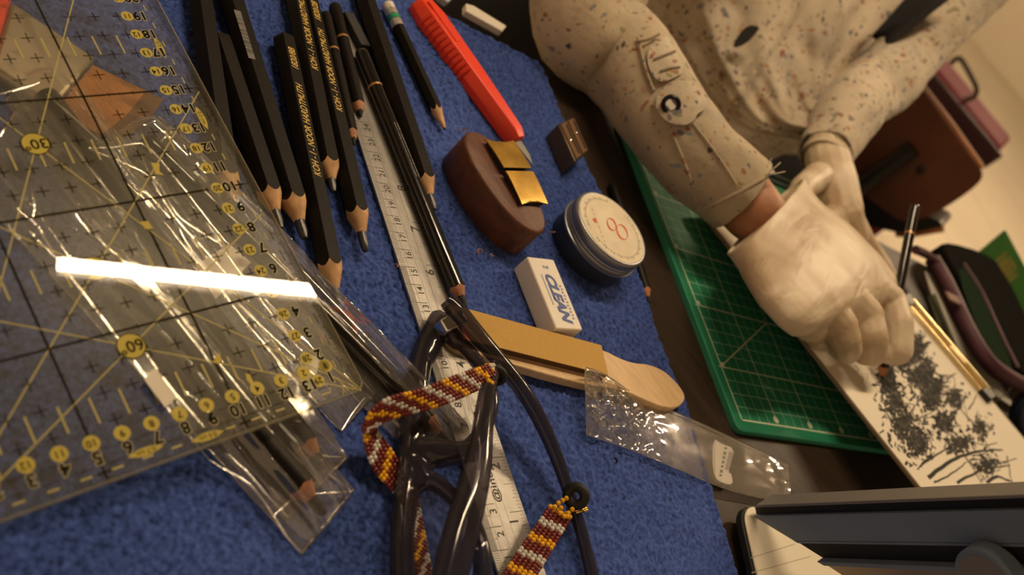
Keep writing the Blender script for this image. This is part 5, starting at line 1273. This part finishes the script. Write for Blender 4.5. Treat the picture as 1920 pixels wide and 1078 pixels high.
# coat: sleeves as folded tubes with open cuffs, torso as a lofted front
def sleeve(cs, rr, name, mat, folds, seed, flat_=1.0, n=64, seg=56, hem=.25, up=None):
    pts = resample(chaikin([np.asarray(c) for c in cs], 3), n); rad = np.interp(np.linspace(0, 1, n), np.linspace(0, 1, len(rr)), rr)
    cut = len(pts)
    def fun(s, a):
        f = 1 + folds * (.5 * math.sin(a * 3 + s * 9 + seed) * .4 + .9 * noise.noise(Vector((math.cos(a) * 1.3 + seed, math.sin(a) * 1.3, s * 9))) + .5 * noise.noise(Vector((math.cos(a) * 2.5, math.sin(a) * 2.5 + seed, s * 22))))
        return f
    m = MB(); m.tube(pts, list(rad), seg, caps=False, fun=fun, up=up, flat=flat_)
    t = nrm(pts[-1] - pts[-3])
    last = m.v[-seg:]; c = pts[-1]
    inner = [c + (p - c) * .93 for p in last]; deep = [p - t * 3 for p in inner]; lip = [c + (p - c) * 1.02 + t * hem * .3 for p in last]
    m.loft([last, lip, inner, deep], False, False)
    return m.build(name, mat, th, angle=180), pts, rad
arm = [lerp(NECK, RSH, .55), RSH, lerp(RE, RSH, .35) + A(-.6, -.3, 0), P(1080, 50, 2.6), P(1174, 102, 3.2), P(1236, 206, 3.8), P(1304, 296, 4.3), P(1352, 334, 4.5), P(1388, 364, 4.6)]
sl1, spts, srad = sleeve(arm, [5.6, 5.2, 5.0, 5.1, 5.1, 4.3, 3.7, 3.3, 3.0, 2.72], 'sleeve', M['sleeve'], .09, 2)
larm = [lerp(NECK, LSH, .55), LSH, D(1850, -20, 99), D(1740, 70, 96), LE, D(1588, 205, 85), P(1549, 286, 4.1)]
sl2, _, _ = sleeve(larm, [4.4, 3.8, 3.1, 2.7, 3.0, 3.5, 3.0, 2.25], 'sleeve', M['coat'], .13, 9)
# torso
tx = E2; ty = E1 * -1
rows = []
for i in range(60):
    s = i / 59; c = torso_c(s); row = []
    for k in range(72):
        a = 2 * math.pi * k / 72
        f = 1 + .05 * noise.noise(Vector((math.cos(a) * 2, math.sin(a) * 2, s * 5))) + .03 * noise.noise(Vector((math.cos(a) * 6, math.sin(a) * 6, s * 9)))
        row.append(c + f * (tx * (13.5 + 2.0 * s) * math.cos(a) + ty * (8.5 + 1.0 * math.sin(s * 3)) * math.sin(a)))
    rows.append(row)
m = MB(); m.loft(rows); tor = m.build('coat', M['coat'], th, angle=180)
blob([(NECK - Z * 2, 10.5, RSH, 5.9), (NECK - Z * 2, 10.5, LSH, 4.7)], 'coat_yoke', M['coat'], .4, 8)
# skirt of the coat hanging at the front
def surf_pt(u_, v_, d_): return D(u_, v_, d_)
fl = [[(1235, -20), (1262, 40), (1290, 100), (1330, 170), (1372, 225), (1420, 252), (1500, 262)], [(1330, -20), (1345, 40), (1365, 95), (1395, 150), (1425, 205), (1452, 236), (1510, 246)], [(1430, -20), (1440, 40), (1455, 95), (1470, 140), (1485, 180), (1500, 212), (1530, 230)], [(1560, -20), (1552, 30), (1545, 75), (1540, 115), (1540, 150), (1545, 185), (1560, 210)], [(1712, -20), (1668, 30), (1630, 72), (1598, 108), (1582, 140), (1575, 170), (1580, 200)]]
dd = [84, 83, 84, 86, 89]
ctrl = np.array([[list(q_) + [dd[i] + .25 * j * 0] for j, q_ in enumerate(r_)] for i, r_ in enumerate(fl)], float)
PLK = resample(chaikin([(1505, -10), (1468, 50), (1430, 110), (1395, 165), (1368, 205)], 2), 60); rows = []
for i in range(81):
    s = i / 80 * 4; i0 = min(3, int(s)); f = s - i0
    col = chaikin(list(ctrl[i0] * (1 - f) + ctrl[i0 + 1] * f), 2); col = resample(col, 40)
    row = []
    for j, q_ in enumerate(col):
        w_ = 1.3 * noise.noise(Vector((i * .05, j * .05, 3))) + .7 * noise.noise(Vector((i * .14, j * .09, 7))) + .5 * math.sin(i * .275 + j * .08)
        pk = min(np.linalg.norm(np.array(q_[:2]) - x_) for x_ in PLK); w_ -= .9 * math.exp(-(pk / 9) ** 2)
        row.append(D(q_[0], q_[1], q_[2] + w_))
    rows.append(row)
m = MB(); m.loft(rows, closed=False); fp_ = m.build('coat_front', M['coat'], th, angle=180); so = fp_.modifiers.new('solid', 'SOLIDIFY'); so.thickness = .25 * S; so.offset = -1
# dark shirt in the gap under the arm
m = MB(); rows = []
for i in range(7):
    s = i / 6; rows.append([D(1640 + 60 * s + (t - .5) * (40 + 130 * s), 70 - 110 * s + (t - .5) * (30 + 30 * s), 90 + 3 * math.sin(t * 3)) for t in np.linspace(0, 1, 9)])
m.loft(rows, closed=False); sh_ = m.build('dark_shirt', M['trousers'], th, angle=180); so = sh_.modifiers.new('solid', 'SOLIDIFY'); so.thickness = .3 * S
# placket seam and torn pocket edge
m = MB(); m.poly([D(u_, v_, 81.6) for u_, v_ in chaikin([(1372, 92), (1382, 68), (1402, 46), (1426, 50), (1418, 62), (1400, 82)], 1, True)]); m.build('torn_patch', M['dark_gap'], th)
# sleeve tab with snap, on the sleeve surface
def on_sleeve(u_, v_, lift=.0):
    r_ = nrm(ray(u_, v_)); best = None
    for i in range(len(spts) - 1):
        for t in np.linspace(0, 1, 6)[:-1]:
            c = spts[i] * (1 - t) + spts[i + 1] * t; rad_ = srad[i] * (1 - t) + srad[i + 1] * t
            al = (c - CAM) @ r_; dmin = np.linalg.norm(CAM + r_ * al - c)
            if dmin < rad_ * 1.03:
                x = al - math.sqrt(max(0, (rad_ * 1.04) ** 2 - dmin ** 2))
                if best is None or x < best: best = x
    if best is None: best = 57.5
    return CAM + r_ * (best - lift)
def patch(px, lift, name, mat, h=.16):
    pts = [on_sleeve(u_, v_, lift) for u_, v_ in px]; c = sum(pts) / len(pts); cpx = np.mean(np.array(px), 0); cc_ = on_sleeve(*cpx, lift)
    mid = [on_sleeve(*(np.array(q_) * .5 + cpx * .5), lift) for q_ in px]
    n_ = len(pts); m = MB(); view = nrm(ray(*cpx)) * h
    m.add(pts + mid + [cc_] + [p + view for p in pts], [(i, (i + 1) % n_, n_ + (i + 1) % n_, n_ + i) for i in range(n_)] + [(n_ + i, n_ + (i + 1) % n_, 2 * n_) for i in range(n_)] + [(2 * n_ + 1 + i, 2 * n_ + 1 + (i + 1) % n_, (i + 1) % n_, i) for i in range(n_)])
    return m.build(name, mat, th, angle=70)
patch(chaikin([(1228, 196), (1234, 172), (1262, 152), (1288, 147), (1308, 160), (1328, 188), (1322, 206), (1308, 212), (1302, 226), (1284, 236), (1252, 230), (1236, 214)], 2, True), .35, 'sleeve_tab', M['coat'], .35)
patch(chaikin([(1212, 108), (1220, 82), (1246, 66), (1258, 74), (1276, 110), (1284, 134), (1264, 146), (1240, 156), (1220, 138)], 2, True), .15, 'rolled_fold', M['coat'], .3)
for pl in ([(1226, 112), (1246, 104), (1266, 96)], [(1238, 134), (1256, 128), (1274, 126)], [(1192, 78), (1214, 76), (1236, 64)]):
    m = MB(); m.tube([on_sleeve(u_, v_, .22) for u_, v_ in chaikin(pl, 2)], .09, 6); m.build('shaded_wrinkle', pbr('wrinkle_shade', (.20, .16, .11, 1), .9), th)  # dark tubes: fold shade put into the colour along the sleeve wrinkles
for (pl) in ([(1196, 70), (1210, 130), (1226, 170)], [(1256, 240), (1290, 320), (1306, 380)], [(1300, 232), (1345, 290), (1380, 345)], [(1322, 390), (1390, 358), (1450, 322)]):
    m = MB(); m.tube([on_sleeve(u_, v_, -.06) for u_, v_ in chaikin(pl, 2)], .12, 6); m.build('seam', M['sleeve'], th)
sc_ = on_sleeve(1258, 196, .42); sv = nrm(CAM - sc_); sx_ = nrm(np.cross(sv, A(.6, .7, .2))); sy_ = np.cross(sv, sx_)
def sring(r, h): return [sc_ + sv * h + r * (math.cos(2 * math.pi * k / 24) * sx_ + math.sin(2 * math.pi * k / 24) * sy_) for k in range(24)]
m = MB(); m.loft([sring(.62, -.1), sring(.64, .08), sring(.52, .16), sring(.42, .08)], False, True); bt = m.build('snap_button', M['snap_dark'], th)
m = MB(); m.loft([sring(.40, .06), sring(.34, .17), sring(.18, .22), sring(.03, .23)], False, True); m.build('snap_cap', M['chrome'], bt, org=ORG[th.name])
# fringe threads at the cuff
for k, (a, b) in enumerate((((1448, 318), (1462, 306)), ((1440, 312), (1446, 298)), ((1450, 326), (1470, 322)))):
    m = MB(); m.tube([on_sleeve(*a, .05), on_sleeve(*a, .05) + (P(*b, 5) - P(*a, 5))], .03, 5); m.build('loose_thread', M['coat'], th)
# trousers and the dark seat the sitter is on
blob([(HIP, 11, HIP + E2 * 8, 11), (HIP + E2 * -6 + Z * -3, 9, P(930, 30, -16), 7.5), (P(930, 30, -16), 7.5, P(930, 30, -16) + Z * -48 + E1 * 4, 5), (HIP + E2 * 10 + Z * -3, 9, HIP + E2 * 16 + E1 * 34 + Z * -8, 7.5), (HIP + E2 * 16 + E1 * 34 + Z * -8, 7.5, HIP + E2 * 16 + E1 * 36 + Z * -52, 5)], 'trousers', M['trousers'], .8, 6)
th = thing('seat', 'black padded seat under the sitter, dark behind the table corner', 'chair', A(HIP[0], HIP[1], FLOOR))
sc0 = A(HIP[0], HIP[1], -36) + E1 * 4
m = MB(); m.box(sc0, E2 * 20, E1 * 17, Z * 4); m.build('cushion', M['trousers'], th, bevel=2.5, seg=4)
m = MB(); m.tube([sc0 - Z * 4, A(sc0[0], sc0[1], FLOOR + 4)], 3, 14); m.build('column', M['black_metal'], th)
for k in range(5):
    a = 2 * math.pi * k / 5; m = MB(); m.tube([A(sc0[0], sc0[1], FLOOR + 6), A(sc0[0] + 20 * math.cos(a), sc0[1] + 20 * math.sin(a), FLOOR + 2.2)], [2.2, 1.6], 10); m.build('leg', M['black_metal'], th)

# ================================================================== chair and case in the background
q0 = D(1770, 250, 118); qn = nrm(A(*(CAM - q0)[:2], 0) + A(0, 0, .12))
pq = lambda u_, v_, e=0: plane_hit(u_, v_, q0, qn) + qn * e
th = thing('wooden_chair', 'brown varnished board chair back with a black steel bar, beyond the table', 'chair', A(q0[0], q0[1], FLOOR))
ol = chaikin([(1520, 260), (1600, 190), (1712, 152), (1722, 156), (1780, 236), (1838, 318), (1841, 330), (1836, 344), (1800, 372), (1748, 404), (1708, 416), (1680, 412), (1640, 380), (1560, 330)], 2, True)
m = MB(); m.prism([pq(u_, v_, -1.2) for u_, v_ in ol], qn * 1.2); m.build('backrest', M['chair_wood'], th, bevel=.12)
m = MB(); m.tube([pq(u_, v_, -.9) for u_, v_ in ((1718, 153), (1780, 234), (1839, 318))], .45, 8); m.build('top_edge', M['chair_edge'], th)
m = MB(); bar_ = [pq(1714, 277, .9), pq(1660, 315, 1.0), pq(1600, 358, 1.2), pq(1560, 388, 1.4)]; m.tube(bar_, 1.15, 12); m.build('support_bar', M['black_metal'], th)
m = MB(); m.prism([pq(u_, v_, -9) for u_, v_ in chaikin([(1560, 330), (1630, 345), (1700, 402), (1752, 418), (1764, 430), (1755, 438), (1690, 446), (1620, 430), (1570, 400)], 1, True)], qn * 7); m.build('seat_shade_slab', M['black_metal'], th, bevel=.3)  # black slab standing in for the seat and the darkness under the chair
m = MB(); m.tube([pq(1672, 446, -3), pq(1700, 446, -2.5), pq(1762, 435, -2.5)], .55, 8); m.build('seat_edge', M['chair_edge'], th)
m = MB(); m.ball(pq(1727, 318, .1), .55, 10, 6); m.build('bolt', M['black_metal'], th)
sb_ = pq(1560, 388, 1.4); low_ = A(sb_[0], sb_[1], FLOOR + 45)
m = MB(); m.tube([sb_, low_, low_ - qn * 8 * A(1, 1, 0)], 1.15, 12); m.build('frame_tube', M['black_metal'], th)
sx0 = low_ - A(qn[0], qn[1], 0) * 20; hd = nrm(np.cross(Z, A(qn[0], qn[1], 0)))
m = MB(); m.box(sx0, hd * 18, nrm(A(qn[0], qn[1], 0)) * 18, Z * 1.0); m.build('seat_board', M['chair_wood'], th, bevel=.4)
for a in (-1, 1):
    for b in (-1, 1):
        m = MB(); p = sx0 + hd * 16 * a + nrm(A(qn[0], qn[1], 0)) * 16 * b; m.tube([p - Z, A(p[0], p[1], FLOOR)], 1.1, 10); m.build('leg', M['black_metal'], th)
q1 = D(1800, 220, 150); q1n = nrm(A(*(CAM - q1)[:2], 0))
pq1 = lambda u_, v_, e=0: plane_hit(u_, v_, q1, q1n) + q1n * e
th = thing('maroon_case', 'maroon upright case with a wire carrying handle behind the wooden chair', 'case', A(q1[0], q1[1], FLOOR))
ta, tb_ = pq1(1766, 104), pq1(1864, 292); tdv = nrm(A(*(tb_ - ta)[:2], 0)); ht = (ta[2] + tb_[2]) / 2
bl_, br_ = A(ta[0], ta[1], ht) - tdv * 2, A(tb_[0], tb_[1], ht)
m = MB(); m.prism([bl_ - q1n * 12, br_ - q1n * 12, br_, bl_], Z * -(ht - FLOOR - 1)); m.build('shell', M['maroon'], th, bevel=1.0, seg=3)
m = MB(); m.prism([bl_ + q1n * .3 - Z * .5, br_ + q1n * .3 - Z * .5 + tdv * .8, br_ + q1n * .3 - Z * 4.0 + tdv * .8, bl_ + q1n * .3 - Z * 4.0], q1n * 1.0); m.build('rim', M['maroon_shade'], th, bevel=.5, seg=3)  # front band in darker maroon: shaded side put into the colour
hp = chaikin([pq1(1784, 120, .5), pq1(1790, 111, .5), pq1(1802, 107, .5), pq1(1818, 135, .5), pq1(1834, 166, .5), pq1(1829, 182, .5), pq1(1808, 187, .5)], 2)
m = MB(); m.tube(hp, .42, 8); m.build('handle', M['wire'], th)
